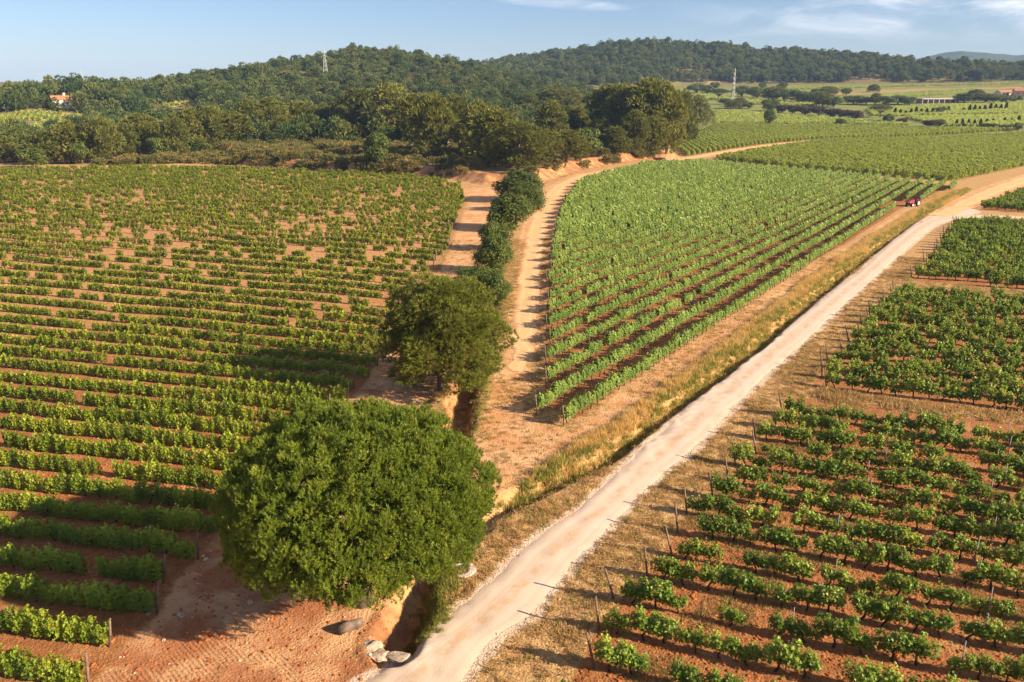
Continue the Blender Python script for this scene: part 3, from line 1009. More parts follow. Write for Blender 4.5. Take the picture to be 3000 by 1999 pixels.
def src_col(key, meshes):
    c = bpy.data.collections.new('sources_' + key)
    for i, me in enumerate(meshes):
        o = bpy.data.objects.new('source_%s_%02d' % (key, i), me)
        c.objects.link(o)
    SRC[key] = (c, len(meshes))


def make_vines(key, kind, leafm, n, ls, variants, seed, **kw):
    out, parts = [], []
    for i in range(variants):
        g = np.random.default_rng(seed + i)
        mf, mt = MB(), MB()
        if kind == 'bush':
            hh_ = g.uniform(0.4, 0.62)
            ln = vine_trunk(mt, g, hh_, 0.42)
            vine_bush(mf, g, n, ls, 0, ln, h=hh_, **kw)
        else:
            vine_trunk(mt, g, 0.5, 0.42, thick=0.8)
            vine_hedge(mf, g, n, ls, 0, **kw)
        parts.append((mf.mesh('grapevine_foliage', [leafm]), mt.mesh('grapevine_trunk', [M_VBARK])) if key.endswith('_near') else None)
        mj = MB()
        for v, t, a in zip(mf.v, mf.t, mf.a):
            mj.v.append(v)
            mj.t.append(t)
            mj.a.append(a)
            mj.m.append(np.zeros(len(t), np.int32))
            mj.s.append(np.zeros(len(t), bool))
        off = mf.n
        for v, t, a in zip(mt.v, mt.t, mt.a):
            mj.v.append(v)
            mj.t.append(t + off)
            mj.a.append(a)
            mj.m.append(np.ones(len(t), np.int32))
            mj.s.append(np.ones(len(t), bool))
        out.append(mj.mesh('vine_' + key, [leafm, M_VBARK]))
    src_col(key, out)
    return parts


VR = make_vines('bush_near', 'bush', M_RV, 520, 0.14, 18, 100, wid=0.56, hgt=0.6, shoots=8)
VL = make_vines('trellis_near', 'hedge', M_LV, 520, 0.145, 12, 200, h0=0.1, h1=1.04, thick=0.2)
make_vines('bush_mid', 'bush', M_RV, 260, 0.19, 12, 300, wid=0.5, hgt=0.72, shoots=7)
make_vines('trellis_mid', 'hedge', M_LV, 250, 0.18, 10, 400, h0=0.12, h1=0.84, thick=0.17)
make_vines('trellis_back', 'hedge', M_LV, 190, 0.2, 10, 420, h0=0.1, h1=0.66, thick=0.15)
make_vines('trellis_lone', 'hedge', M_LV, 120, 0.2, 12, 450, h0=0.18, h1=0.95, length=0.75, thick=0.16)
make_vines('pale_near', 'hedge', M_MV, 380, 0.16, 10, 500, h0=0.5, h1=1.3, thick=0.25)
make_vines('pale_mid', 'hedge', M_MV, 200, 0.23, 10, 600, h0=0.5, h1=1.22, thick=0.23)
make_vines('pale_far', 'hedge', M_MV, 100, 0.34, 8, 700, h0=0.45, h1=1.2, thick=0.25)
make_vines('field_far', 'hedge', M_FV, 80, 0.42, 8, 800, h0=0.3, h1=1.5, length=1.7, thick=0.33)
make_vines('field_veryfar', 'hedge', M_FV, 44, 0.75, 6, 900, h0=0.2, h1=1.5, length=2.8, thick=0.45)


def scatter(name, groups, label, kind='stuff', cat=None):
    """ONE object that instances meshes on points; groups = [(source key, xyz, rotz, scale)]"""
    ng = bpy.data.node_groups.new('scatter', 'GeometryNodeTree')
    ng.interface.new_socket('Geometry', in_out='INPUT', socket_type='NodeSocketGeometry')
    ng.interface.new_socket('Geometry', in_out='OUTPUT', socket_type='NodeSocketGeometry')
    N, Lk = ng.nodes, ng.links
    gi, go = N.new('NodeGroupInput'), N.new('NodeGroupOutput')
    join = N.new('GeometryNodeJoinGeometry')
    P, R, S, I, G = [], [], [], [], []
    used = []
    for gi_, (key, p, rz, sc) in enumerate(groups):
        if len(p) == 0:
            continue
        p = np.asarray(p, float)
        n = len(p)
        P.append(p)
        rot = np.zeros((n, 3))
        rot[:, 2] = rz
        R.append(rot)
        sc = np.asarray(sc, float)
        S.append(np.repeat(sc[:, None], 3, 1) if sc.ndim == 1 else sc)
        I.append(rng.integers(0, SRC[key][1], n))
        G.append(np.full(n, len(used)))
        used.append(key)
    P, R, S, I, G = map(np.concatenate, (P, R, S, I, G))
    me = bpy.data.meshes.new(name)
    me.vertices.add(len(P))
    me.vertices.foreach_set('co', P.astype(np.float32).ravel())
    for nm, typ, d, f in (('rot', 'FLOAT_VECTOR', R, 'vector'), ('scl', 'FLOAT_VECTOR', S, 'vector')):
        a = me.attributes.new(nm, typ, 'POINT')
        a.data.foreach_set(f, d.astype(np.float32).ravel())
    for nm, d in (('idx', I), ('grp', G)):
        a = me.attributes.new(nm, 'INT', 'POINT')
        a.data.foreach_set('value', d.astype(np.int32))

    def named(nm, typ):
        q = N.new('GeometryNodeInputNamedAttribute')
        q.data_type = typ
        q.inputs['Name'].default_value = nm
        return q.outputs['Attribute']
    for k, key in enumerate(used):
        ci = N.new('GeometryNodeCollectionInfo')
        ci.inputs['Collection'].default_value = SRC[key][0]
        ci.inputs['Separate Children'].default_value = True
        ci.inputs['Reset Children'].default_value = True
        iop = N.new('GeometryNodeInstanceOnPoints')
        Lk.new(gi.outputs[0], iop.inputs['Points'])
        cmp_ = N.new('FunctionNodeCompare')
        cmp_.data_type = 'INT'
        cmp_.operation = 'EQUAL'
        ia = [s for s in cmp_.inputs if s.type == 'INT']
        Lk.new(named('grp', 'INT'), ia[0])
        ia[1].default_value = k
        Lk.new(cmp_.outputs[0], iop.inputs['Selection'])
        Lk.new(ci.outputs[0], iop.inputs['Instance'])
        iop.inputs['Pick Instance'].default_value = True
        Lk.new(named('idx', 'INT'), iop.inputs['Instance Index'])
        e2r = N.new('FunctionNodeEulerToRotation')
        Lk.new(named('rot', 'FLOAT_VECTOR'), e2r.inputs[0])
        Lk.new(e2r.outputs[0], iop.inputs['Rotation'])
        Lk.new(named('scl', 'FLOAT_VECTOR'), iop.inputs['Scale'])
        Lk.new(iop.outputs[0], join.inputs[0])
    Lk.new(join.outputs[0], go.inputs[0])
    o = ob(name, me)
    md = o.modifiers.new('scatter', 'NODES')
    md.node_group = ng
    return tag(o, label, cat, kind=kind)


# ------------------------------------------------------------------ vine rows
def row_points(poly, p0, ang, spacing, step, i0, i1, margin=0.3, smax=260, angf=None, sway=0.05):
    """list of rows; each row = (index, array of x,y along the row, angle)"""
    rows = []
    for i in range(i0, i1):
        a = ang
        nx, ny = -sin(ang), cos(ang)
        q = np.array(p0) + np.array([nx, ny]) * spacing * i
        if angf is not None:
            yq = p0[1]
            for _k in range(i):
                yq += float(np.interp(yq, [25, 46, 58, 78, 100], [spacing, spacing + 0.1, spacing + 0.4, spacing + 1.1, spacing + 1.4])) / cos(ang)
            q = np.array([p0[0], yq])
            a = angf(q[1])
        s = np.arange(-smax, smax, step) + rng.uniform(0, step * 0.6)
        s = s + rng.uniform(-0.12, 0.12, len(s)) * step
        x = q[0] + cos(a) * s
        y = q[1] + sin(a) * s + rng.normal(0, sway, len(s))
        m = poly_sd(x, y, poly) < -margin
        x, y = x[m], y[m]
        if len(x) == 0:
            continue
        dpt = depth_of(x, y)
        ok = dpt > 4
        px, py = project(x, y, 0.5)
        ok &= (px > -330) & (px < 2690) & (py < 1760)
        if ok.sum():
            rows.append((i, np.stack([x[ok], y[ok]], 1), a))
    return rows


A_R = radians(-19.8)
A_M = radians(55.7)
rows1 = row_points(P1, gf(1785, 984), A_R, 2.25, 1.05, -16, 2)
rows2 = row_points(P2, gf(1868, 889), A_R, 2.25, 1.05, -1, 24)
rows3 = row_points(P3, gf(2093, 647), A_R, 2.25, 1.05, 0, 30)
rows4 = row_points(P4, gf(2248, 480), A_R, 2.25, 1.1, -5, 40)
rowsL = row_points(PL, (-16.3, 24.95), radians(-11), 2.2, 1.06, 0, 130, 0.2, 300, lambda y: radians(np.interp(y, [25, 32, 60, 110], [-9.5, -10, -14.5, -19])))
rowsM = row_points(PM, gf(1326, 958), A_M, 2.6, 1.08, -2, 100, -1.5)
TRX, TRY = gf(2098, 474)
rowsM = [(i, xy[((poly_sd(xy[:, 0], xy[:, 1], PM) < -0.2) | (i < 2)) & (np.hypot(xy[:, 0] - TRX, xy[:, 1] - TRY) > (7.0 if i < 1 else 4.0))], a) for i, xy, a in rowsM]
rowsM = [q for q in rowsM if len(q[1])]

VINES = []          # every near vine: dict


def collect(rows, plot, gap, end):
    keep = []
    for i, xy, a in rows:
        d = np.array([cos(a), sin(a)])
        s = xy @ d
        o = np.argsort(s if end == 'low' else -s)
        xy = xy[o]
        for k, (x, y) in enumerate(xy):
            g_ = gap(x, y) if callable(gap) else gap
            if rng.random() < g_:
                continue
            keep.append((plot, i, x, y, a))
    return keep


v1 = collect(rows1, 'R1', 0.06, 'low')
v2 = collect(rows2, 'R2', 0.05, 'low')
v3 = collect(rows3, 'R3', 0.01, 'low')
v4 = collect(rows4, 'R4', 0.02, 'low')


def gapL(x, y):
    d = math.hypot(x, y)
    return 0.012 + 0.27 * float(smooth(62, 110, d)) * float(smooth(-0.35, 0.5, vnoise(x, y, 5.0, 12) + 0.4 * vnoise(x, y, 16, 13)))


vL = collect(rowsL, 'L', gapL, 'high')


def gapM(x, y):
    px, py = project(x, y, 0)
    g_ = 0.02
    if px < 1620 and py < 560:
        g_ += 0.10 * float(smooth(-0.2, 0.5, vnoise(x, y, 6, 15)))
    return g_


vM = collect(rowsM, 'M', gapM, 'low')

# the 300 vines that show largest stand as things of their own
cand = [v for v in v1 + v2 + vL if (lambda p: -15 < p[0] < 2368 and p[1] < 1590)(project(v[2], v[3], 0.7))]
cand.sort(key=lambda v: math.hypot(v[2], v[3]))
things, seen_ids = [], set()
for v in cand:
    if len(things) >= 300:
        break
    things.append(v)
    seen_ids.add((v[0], v[2], v[3]))

LN_ROW = sorted({v[1] for v in vL})
rowsets = {}
for v in things:
    rowsets.setdefault((v[0], v[1]), []).append(v)
# rank inside the full row counted from its end post
fullrow = {}
for v in v1 + v2 + vL:
    fullrow.setdefault((v[0], v[1]), []).append(v)


def vine_label(v):
    full = fullrow[(v[0], v[1])]
    k = nth(1 + [w[2:4] for w in full].index(v[2:4]))
    if v[0] == 'R1':
        r = nth(2 - v[1])
        return f'bushy grapevine {k} from the roadside post, {r} row below the dry grass strip', 'bushy grapevines in rows on red soil below the grass strip'
    if v[0] == 'R2':
        r = nth(v[1] + 2)
        return f'bushy grapevine {k} from the roadside post, {r} row above the dry grass strip', 'bushy grapevines in rows above the grass strip'
    r = nth(LN_ROW.index(v[1]) + 1)
    return f"trellised grapevine {k} from the end post, {r} hedge row above the photo's bottom", 'trellised grapevines in hedge rows beside the big pine'


for v in things:
    plot, i, x, y, a = v
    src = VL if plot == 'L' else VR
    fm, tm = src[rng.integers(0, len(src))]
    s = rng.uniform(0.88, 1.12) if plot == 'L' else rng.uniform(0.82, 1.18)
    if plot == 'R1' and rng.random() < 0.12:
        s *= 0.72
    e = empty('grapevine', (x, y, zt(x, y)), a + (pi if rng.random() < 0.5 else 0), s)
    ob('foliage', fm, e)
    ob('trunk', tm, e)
    lb, gp = vine_label(v)
    tag(e, lb, 'grapevine', gp)


def rest(vs, key_f, smin=0.88, smax=1.14):
    by = {}
    for v in vs:
        if (v[0], v[2], v[3]) in seen_ids:
            continue
        by.setdefault(key_f(v), []).append(v)
    out = []
    for k, L in by.items():
        x = np.array([v[2] for v in L])
        y = np.array([v[3] for v in L])
        a = np.array([v[4] for v in L]) + pi * rng.integers(0, 2, len(L))
        out.append((k, np.stack([x, y, terr(x, y)], 1), a, rng.uniform(smin, smax, len(L))))
    return out


def dist(v):
    return math.hypot(v[2], v[3])


scatter('trellised_vines', rest(vL, lambda v: 'trellis_near' if dist(v) < 58 else ('trellis_mid' if dist(v) < 80 else 'trellis_back' if dist(v) < 118 + 14 * vnoise(v[2], v[3], 9, 31) else ('trellis_lone' if rng.random() < 0.75 else 'trellis_mid'))),
        'yellow-green trellised vines filling the large plot beside the hedge trees')
scatter('pale_vines', rest(vM, lambda v: 'pale_near' if dist(v) < 75 else ('pale_mid' if dist(v) < 125 else 'pale_far')), 'pale green vines in diagonal rows between dirt track and gravel road')
scatter('bushy_vines', rest(v1 + v2 + v3 + v4, lambda v: 'bush_near' if dist(v) < 55 else 'bush_mid', 0.85, 1.15), 'deep green bushy vines in the plots on the far side of the gravel road')
fg = []
for p, ang, sp, st, key in ((F1, 84, 2.4, 1.7, 'field_far'), (F2, 98, 2.3, 1.5, 'field_far'), (F3, 15, 2.6, 2.4, 'field_veryfar'), (F4, 40, 2.6, 2.4, 'field_veryfar'), (F5, 45, 2.6, 2.4, 'field_veryfar'),
                            (F6, 10, 3.0, 2.6, 'field_veryfar'), (F7, 20, 2.8, 2.6, 'field_veryfar'), (F8, 20, 2.8, 2.6, 'field_veryfar'), (F9, 110, 2.8, 2.6, 'field_veryfar'), (F10, 100, 2.6, 2.4, 'field_veryfar'),
                            (F11, 100, 2.6, 2.4, 'field_veryfar')):
    c = p.mean(0)
    R = row_points(p, c, radians(ang), sp, st, -160, 160, 0.5, 420)
    if not R:
        continue
    xy = np.concatenate([r[1] for r in R])
    a = np.concatenate([np.full(len(r[1]), r[2]) for r in R])
    keep = rng.random(len(xy)) > 0.03
    xy, a = xy[keep], a[keep]
    fg.append((key, np.stack([xy[:, 0], xy[:, 1], terr(xy[:, 0], xy[:, 1])], 1), a, rng.uniform(0.85, 1.15, len(xy))))
scatter('distant_vines', fg, 'light green vines covering the distant plots beyond the tractor and grove')

# ------------------------------------------------------------------ posts at the row ends
POST_MESH = []
for i in range(6):
    g = np.random.default_rng(40 + i)
    m = MB()
    h = g.uniform(1.35, 1.7)
    m.tube([(0, 0, -0.25), (0.01, 0, h * 0.5), (g.uniform(-.03, .03), g.uniform(-.03, .03), h)], [0.055, 0.052, 0.048], 7)
    POST_MESH.append(m.mesh('vine_post', [M_WOOD]))
m = MB()
m.tube([(0, 0, -0.2), (0, 0, 1.55)], [0.025, 0.025], 5)
STAKE_MESH = m.mesh('vine_stake', [plain('dull_grey_stake', (0.22, 0.20, 0.18), 0.7, 0.3, 0, 0.2, 6)])


def post(name, x, y, tilt_dir, tilt, label, group, mesh=None):
    o = ob(name, mesh or POST_MESH[rng.integers(0, len(POST_MESH))], None, (x, y, zt(x, y)))
    ax = Vector((-sin(tilt_dir), cos(tilt_dir), 0))
    o.rotation_euler = Matrix.Rotation(tilt, 3, ax).to_euler()
    return tag(o, label, 'post' if mesh is None else 'stake', group)


for rows, nm, word in ((rows1, 'R1', 'below'), (rows2, 'R2', 'above'), (rows3, 'R3', 'top')):
    for i, xy, a in rows:
        d = np.array([cos(a), sin(a)])
        s = xy @ d
        x, y = xy[np.argmin(s)] - d * rng.uniform(0.55, 0.85)
        px, py = project(x, y, 0.5)
        if not (0 < px < 2353 and py < 1560):
            continue
        r = {'R1': 2 - i, 'R2': i + 2, 'R3': i + 1}[nm]
        tl = rng.uniform(0.12, 0.28)
        lab = {'R1': f'leaning wooden post at the road end of the {nth(r)} row below the grass strip', 'R2': f'leaning wooden post at the road end of the {nth(r)} row above the grass strip',
               'R3': f'dark post at the road end of the {nth(r)} row in the uppermost bushy plot'}[nm]
        post('vine_post', x, y, a + pi, tl, lab, 'row end posts along the gravel road')
for i, xy, a in rowsL:
    d = np.array([cos(a), sin(a)])
    s = xy @ d
    x, y = xy[np.argmax(s)] + d * rng.uniform(0.5, 0.8)
    px, py = project(x, y, 0.5)
    if not (0 < px < 2353 and py < 1566) or math.hypot(x, y) > 135:
        continue
    post('vine_post', x, y, a, rng.uniform(0.05, 0.2), f"wooden post ending the {nth(LN_ROW.index(i) + 1)} hedge row of yellow-green vines above the photo's bottom", 'row end posts of the yellow-green vineyard')
mi = sorted(r[0] for r in rowsM)
for i, xy, a in rowsM:
    d = np.array([cos(a), sin(a)])
    s = xy @ d
    x, y = xy[np.argmin(s)] - d * rng.uniform(0.5, 0.7)
    if math.hypot(x, y) > 150:
        continue
    post('vine_post', x, y, a + pi, rng.uniform(0.05, 0.2), f'slim post at the track end of the {nth(mi.index(i) + 1)} pale green row from the road', 'row end posts along the dirt track')
for i, xy, a in rows1:
    d = np.array([cos(a), sin(a)])
    s = np.sort(xy @ d)
    for j, off in enumerate((6.3, 12.6)):
        if s[-1] - s[0] < off + 1:
            continue
        base = xy[np.argmin(xy @ d)]
        x, y = base + d * (off + 0.5)
        px, py = project(x, y, 0.8)
        if 0 < px < 2353 and 0 < py < 1566:
            post('vine_stake', x, y, a, rng.uniform(-0.03, 0.03), f'thin grey stake, {nth(j + 1)} from the road within the {nth(2 - i)} row below the grass strip', 'thin stakes among the bushy vines', STAKE_MESH)

# ------------------------------------------------------------------ the big umbrella pine


def blob_points(n, cen, rad, g, up=0.25):
    d = on_ball(n, g, up)
    return cen + d * rad * (0.75 + 0.3 * g.random(n))[:, None], d


def umbrella_pine():
    g = np.random.default_rng(5)
    C = np.array([-6.55, 30.5, 0])
    x0, y0 = -6.75, 30.2
    z0 = zt(x0, y0)
    e = empty('umbrella_pine', (x0, y0, z0))
    tag(e, 'huge dense umbrella pine with a domed crown beside the gravel road', 'pine tree')
    # crown: many small tufts over a flattened dome
    a, b, c, zc = 5.5, 5.3, 3.7, 5.1
    nl = 900
    k = np.arange(nl) + 0.5
    ph = np.arccos(1 - 2 * k / nl * 0.73)
    th = pi * (1 + 5 ** 0.5) * k
    d = np.stack([np.cos(th) * np.sin(ph), np.sin(th) * np.sin(ph), np.cos(ph)], 1)
    d = unit(d + g.normal(0, 0.045, d.shape))
    az_ = np.arctan2(d[:, 1], d[:, 0])
    mod = 1 + 0.035 * np.sin(3 * az_ + 1.0) + 0.025 * np.sin(7 * az_ + d[:, 2] * 5) + 0.02 * np.sin(6 * d[:, 2] + 3 * az_) + g.normal(0, 0.026, nl)
    cen = d * np.array([a, b, c]) * mod[:, None]
    cen[:, 2] += zc
    m = MB()
    for i in range(nl):
        r = g.uniform(0.18, 0.3)
        n = int(24 * (r / 0.25) ** 2)
        lt_ = 0.5 + g.normal(0, 0.09)
        nd = unit(on_ball(n, g, 0.3) + 0.4 * d[i] + np.array([0, 0, 0.35]))
        p = cen[i] + nd * r * (0.8 + 0.2 * g.random(n))[:, None]
        ax = nd * 0.6 + np.array([0, 0, 0.95])
        shoots(m, p, ax, g.uniform(0.16, 0.3, n), 0.12, 0.02, 26, g, np.clip(lt_ + g.normal(0, 0.08, n), 0, 1))
    n = 11000
    dd = on_ball(n, g, 0.25)
    dd[:, 2] = np.maximum(dd[:, 2], -0.42)
    rr_ = g.uniform(0.72, 0.91, n)
    p = dd * np.array([a, b, c]) * rr_[:, None] + np.array([0, 0, zc])
    shoots(m, p, dd + 0.6 * rand_unit(n, g) + np.array([0, 0, 0.3]), 0.4, 0.24, 0.08, 10, g, np.clip(0.42 + g.normal(0, 0.1, n), 0, 1))
    ob('crown', m.mesh('crown', [M_UP]), e)
    m = MB()
    m.tube([(0, 0, -0.3), (0.1, 0.1, 0.8), (0.05, 0.2, 1.8), (-0.1, 0.3, 2.8)], [0.5, 0.4, 0.36, 0.33], 12)
    ob('trunk', m.mesh('trunk', [M_BARK]), e)
    m = MB()
    for i in range(16):
        an = i * 2 * pi / 16 + g.uniform(-.15, .15)
        el_ = g.uniform(0.1, 1.0)
        q = np.array([cos(an) * a * cos(el_), sin(an) * b * cos(el_), zc + (c * sin(el_)) * 0.8 - 0.9]) * np.array([0.8, 0.8, 1])
        s0 = np.array([-0.08, 0.28, g.uniform(1.7, 2.7)])
        m.tube([s0, s0 * 0.55 + q * 0.45 + np.array([0, 0, -0.35]), q], [0.17, 0.11, 0.04], 7)
    ob('limbs', m.mesh('limbs', [M_BARK]), e)


umbrella_pine()


# ------------------------------------------------------------------ other trees: kinds, then copies
def aleppo(seed, H=9.0, R=4.5, base=0.3, nblob=34, br=(0.9, 1.5), tufts=70, nb=8, bl=0.45, bw=0.07, layers=True, ntr=1, lean=0.0, mat=M_AP, pp=0.7):
    """open olive pine: returns crown and trunk meshes, foot at the origin"""
    g = np.random.default_rng(seed)
    mc, mt = MB(), MB()
    zb, zt_ = H * base, H
    tips = []
    for i in range(nblob):
        t = (i + 0.5) / nblob
        z = zb + (zt_ - zb) * (t ** 0.9) * 0.9
        prof = R * math.sin(min(1, 0.18 + 0.82 * (z - zb) / (zt_ - zb)) * pi * 0.92 + 0.12) ** pp
        an = i * 2.399 + g.uniform(-.5, .5)
        rad = prof * g.uniform(0.45, 0.95)
        tips.append((cos(an) * rad + lean * z, sin(an) * rad, z + g.normal(0, 0.25)))
    tips.append((lean * zt_, 0, zt_ - br[0] * 0.6))
    for c in tips:
        c = np.array(c)
        r = g.uniform(*br)
        n = int(tufts * (r / br[1]) ** 2)
        dd = on_ball(n, g, 0.35)
        sc = np.array([1.15, 1.15, 0.72]) * r
        p = c + dd * sc * (0.6 + 0.45 * g.random(n))[:, None]
        out = np.array([c[0] - lean * c[2], c[1], 0.0])
        out = out / (np.linalg.norm(out) + 1e-6)
        ax = dd * 0.7 + out * 0.35 + np.array([0, 0, 0.55])
        blades(mc, p, ax, bl * g.uniform(0.8, 1.2, n), bw, nb, 0.6, g, 0, np.clip(0.5 + g.normal(0, 0.16, n) + g.normal(0, 0.08), 0, 1))
    rt = 0.028 * H + 0.05
    for q in range(ntr):
        ox = g.uniform(-.5, .5) * (ntr > 1)
        path = [(ox * 0.3, 0, -0.3), (ox + lean * H * 0.25, g.uniform(-.15, .15), H * 0.25), (ox * 1.5 + lean * H * 0.55, g.uniform(-.3, .3), H * 0.55), (ox + lean * H * 0.85, 0, H * 0.85)]
        mt.tube(path, np.array([rt, rt * 0.8, rt * 0.6, rt * 0.2]) / (1 if ntr == 1 else 1.3), 7)
    for c in tips[::2]:
        c = np.array(c)
        s = np.array([lean * c[2] * 0.6, 0, max(H * 0.15, c[2] * 0.62)])
        mt.tube([s, s * 0.5 + c * 0.5 + np.array([0, 0, -0.15]), c], [rt * 0.4, rt * 0.28, rt * 0.1], 5)
    return mc.mesh('crown', [mat]), mt.mesh('trunk', [M_BARK])


def broadleaf(seed, H=5.0, R=2.6, nblob=22, nl=110, ls=0.22, mat=M_OAK, base=0.12):
    g = np.random.default_rng(seed)
    mc, mt = MB(), MB()
    tips = []
    for i in range(nblob):
        d = on_ball(1, g, 0.5)[0]
        rr_ = g.uniform(0.45, 0.85)
        c = np.array([d[0] * R * rr_, d[1] * R * rr_, H * (base + (1 - base) * 0.5) + d[2] * H * (1 - base) * 0.5 * rr_])
        tips.append(c)
        r = R * g.uniform(0.26, 0.42)
        dd = on_ball(nl, g, 0.2)
        p = c + dd * r * (0.6 + 0.5 * g.random(nl))[:, None]
        p[:, 2] = np.maximum(p[:, 2], 0.05)
        leaves(mc, p, dd + 0.6 * rand_unit(nl, g) + np.array([0, 0, 0.3]), ls * g.uniform(0.7, 1.25, nl), g, 0, np.clip(0.45 + g.normal(0, 0.18, nl), 0, 1))
    rt = 0.03 * H + 0.03
    mt.tube([(0, 0, -0.3), (g.uniform(-.1, .1), g.uniform(-.1, .1), H * 0.25), (0, 0, H * 0.55)], [rt, rt * 0.8, rt * 0.35], 7)
    for c in tips[::3]:
        mt.tube([(0, 0, H * 0.2), c * 0.5 + np.array([0, 0, H * 0.1]), c], [rt * 0.5, rt * 0.3, rt * 0.1], 5)
    return mc.mesh('crown', [mat]), mt.mesh('trunk', [M_BARK])


def umbrella_small(seed, H=9, R=5):
    g = np.random.default_rng(seed)
    mc, mt = MB(), MB()
    for i in range(26):
        an, rr_ = i * 2.399, R * math.sqrt((i + 0.5) / 26)
        c = np.array([cos(an) * rr_, sin(an) * rr_, H * 0.72 + H * 0.2 * (1 - (rr_ / R) ** 2)])
        n = 60
        dd = on_ball(n, g, 0.3)
        blades(mc, c + dd * np.array([1.3, 1.3, 0.8]), dd + np.array([0, 0, 0.6]), 0.7, 0.18, 6, 0.6, g, 0, np.clip(0.4 + g.normal(0, .15, n), 0, 1))
        mt.tube([(0, 0, H * 0.35), (c[0] * 0.5, c[1] * 0.5, H * 0.55), c], [0.12, 0.08, 0.03], 5)
    mt.tube([(0, 0, -0.3), (0.1, 0, H * 0.3), (0, 0, H * 0.6)], [0.3, 0.25, 0.18], 7)
    return mc.mesh('crown', [M_HT]), mt.mesh('trunk', [M_BARK])


def cypress(seed, H=6.0, R=0.6):
    g = np.random.default_rng(seed)
    mc, mt = MB(), MB()
    n = 420
    t = g.random(n)
    an = g.random(n) * 2 * pi
    r = R * np.sin(np.clip(0.12 + 0.88 * t, 0, 1) * pi) ** 0.6 * (1.05 - 0.55 * t)
    p = np.stack([np.cos(an) * r, np.sin(an) * r, 0.2 + t * (H - 0.6)], 1)
    ax = np.stack([np.cos(an) * 0.3, np.sin(an) * 0.3, np.full(n, 1.0)], 1)
    blades(mc, p, ax, 0.7, 0.2, 4, 0.3, g)
    mt.tube([(0, 0, -0.2), (0, 0, H * 0.7)], [0.12, 0.04], 6)
    return mc.mesh('crown', [M_CYP]), mt.mesh('trunk', [M_BARK])


def tree(name, pair, x, y, scale, rz, label, group, cat='tree'):
    e = empty(name, (x, y, zt(x, y)), rz, scale)
    ob('crown', pair[0], e)
    ob('trunk', pair[1], e)
    return tag(e, label, cat, group)


# the second pine, closer to the track, made in fine detail
px2 = aleppo(61, 8.7, 5.2, 0.14, 100, (0.65, 1.2), 230, 12, 0.34, 0.05, lean=0.015, mat=M_NP, pp=1.0)
x, y = gf(1012, 897)
tree('aleppo_pine', px2, x, y, 1.0, 0.4, 'loose olive-green pine leaning over the ditch behind the umbrella pine', None, 'pine tree')

AP = [aleppo(70 + i, 10, [4.2, 3.6, 5.0, 3.2, 4.4, 3.9, 4.8, 3.4][i], [0.12, 0.22, 0.15, 0.25, 0.04, 0.1, 0.2, 0.05][i], [30, 24, 34, 22, 36, 28, 34, 28][i], (1.0, 1.7), 85, 5, 0.8, 0.3,
             ntr=[1, 2, 1, 1, 2, 1, 2, 1][i], lean=[0, .04, -.03, .03, 0, -.04, .02, 0][i]) for i in range(8)]
OK = [broadleaf(90 + i, 5, [2.6, 2.2, 2.9, 2.4][i], 24, 120, 0.30) for i in range(4)]
OKN = [broadleaf(95 + i, 5, [2.6, 2.3, 2.8][i], 42, 240, 0.2, base=0.0) for i in range(3)]
RU = [broadleaf(98 + i, 4, [3.0, 2.4][i], 20, 90, 0.42, M_RUST) for i in range(2)]


def place(name, kinds, px, pb, pt, pw, label, group, i, H0, R0, cat='tree', pre=True):
    """tree whose foot, top and crown width were measured on the survey picture"""
    x, y = at(px, pb)
    z = zt(x, y)
    dpt = depth_of(x, y, z)
    # height from the ray through the top
    u = (CY - pt) / F
    el_ = atan2(-sin(PITCH) + u * cos(PITCH), cos(PITCH) + u * sin(PITCH))
    H = CAMH + y * tan(el_) - z
    Wd = pw / F * dpt
    sc = (Wd / (2 * R0), Wd / (2 * R0), H / H0)
    return tree(name, kinds[i % len(kinds)], x, y, sc, (i * 1.7) % 6.28, label, group, cat)


APR = [4.2, 3.6, 5.0, 3.2, 4.4, 3.9, 4.8, 3.4]
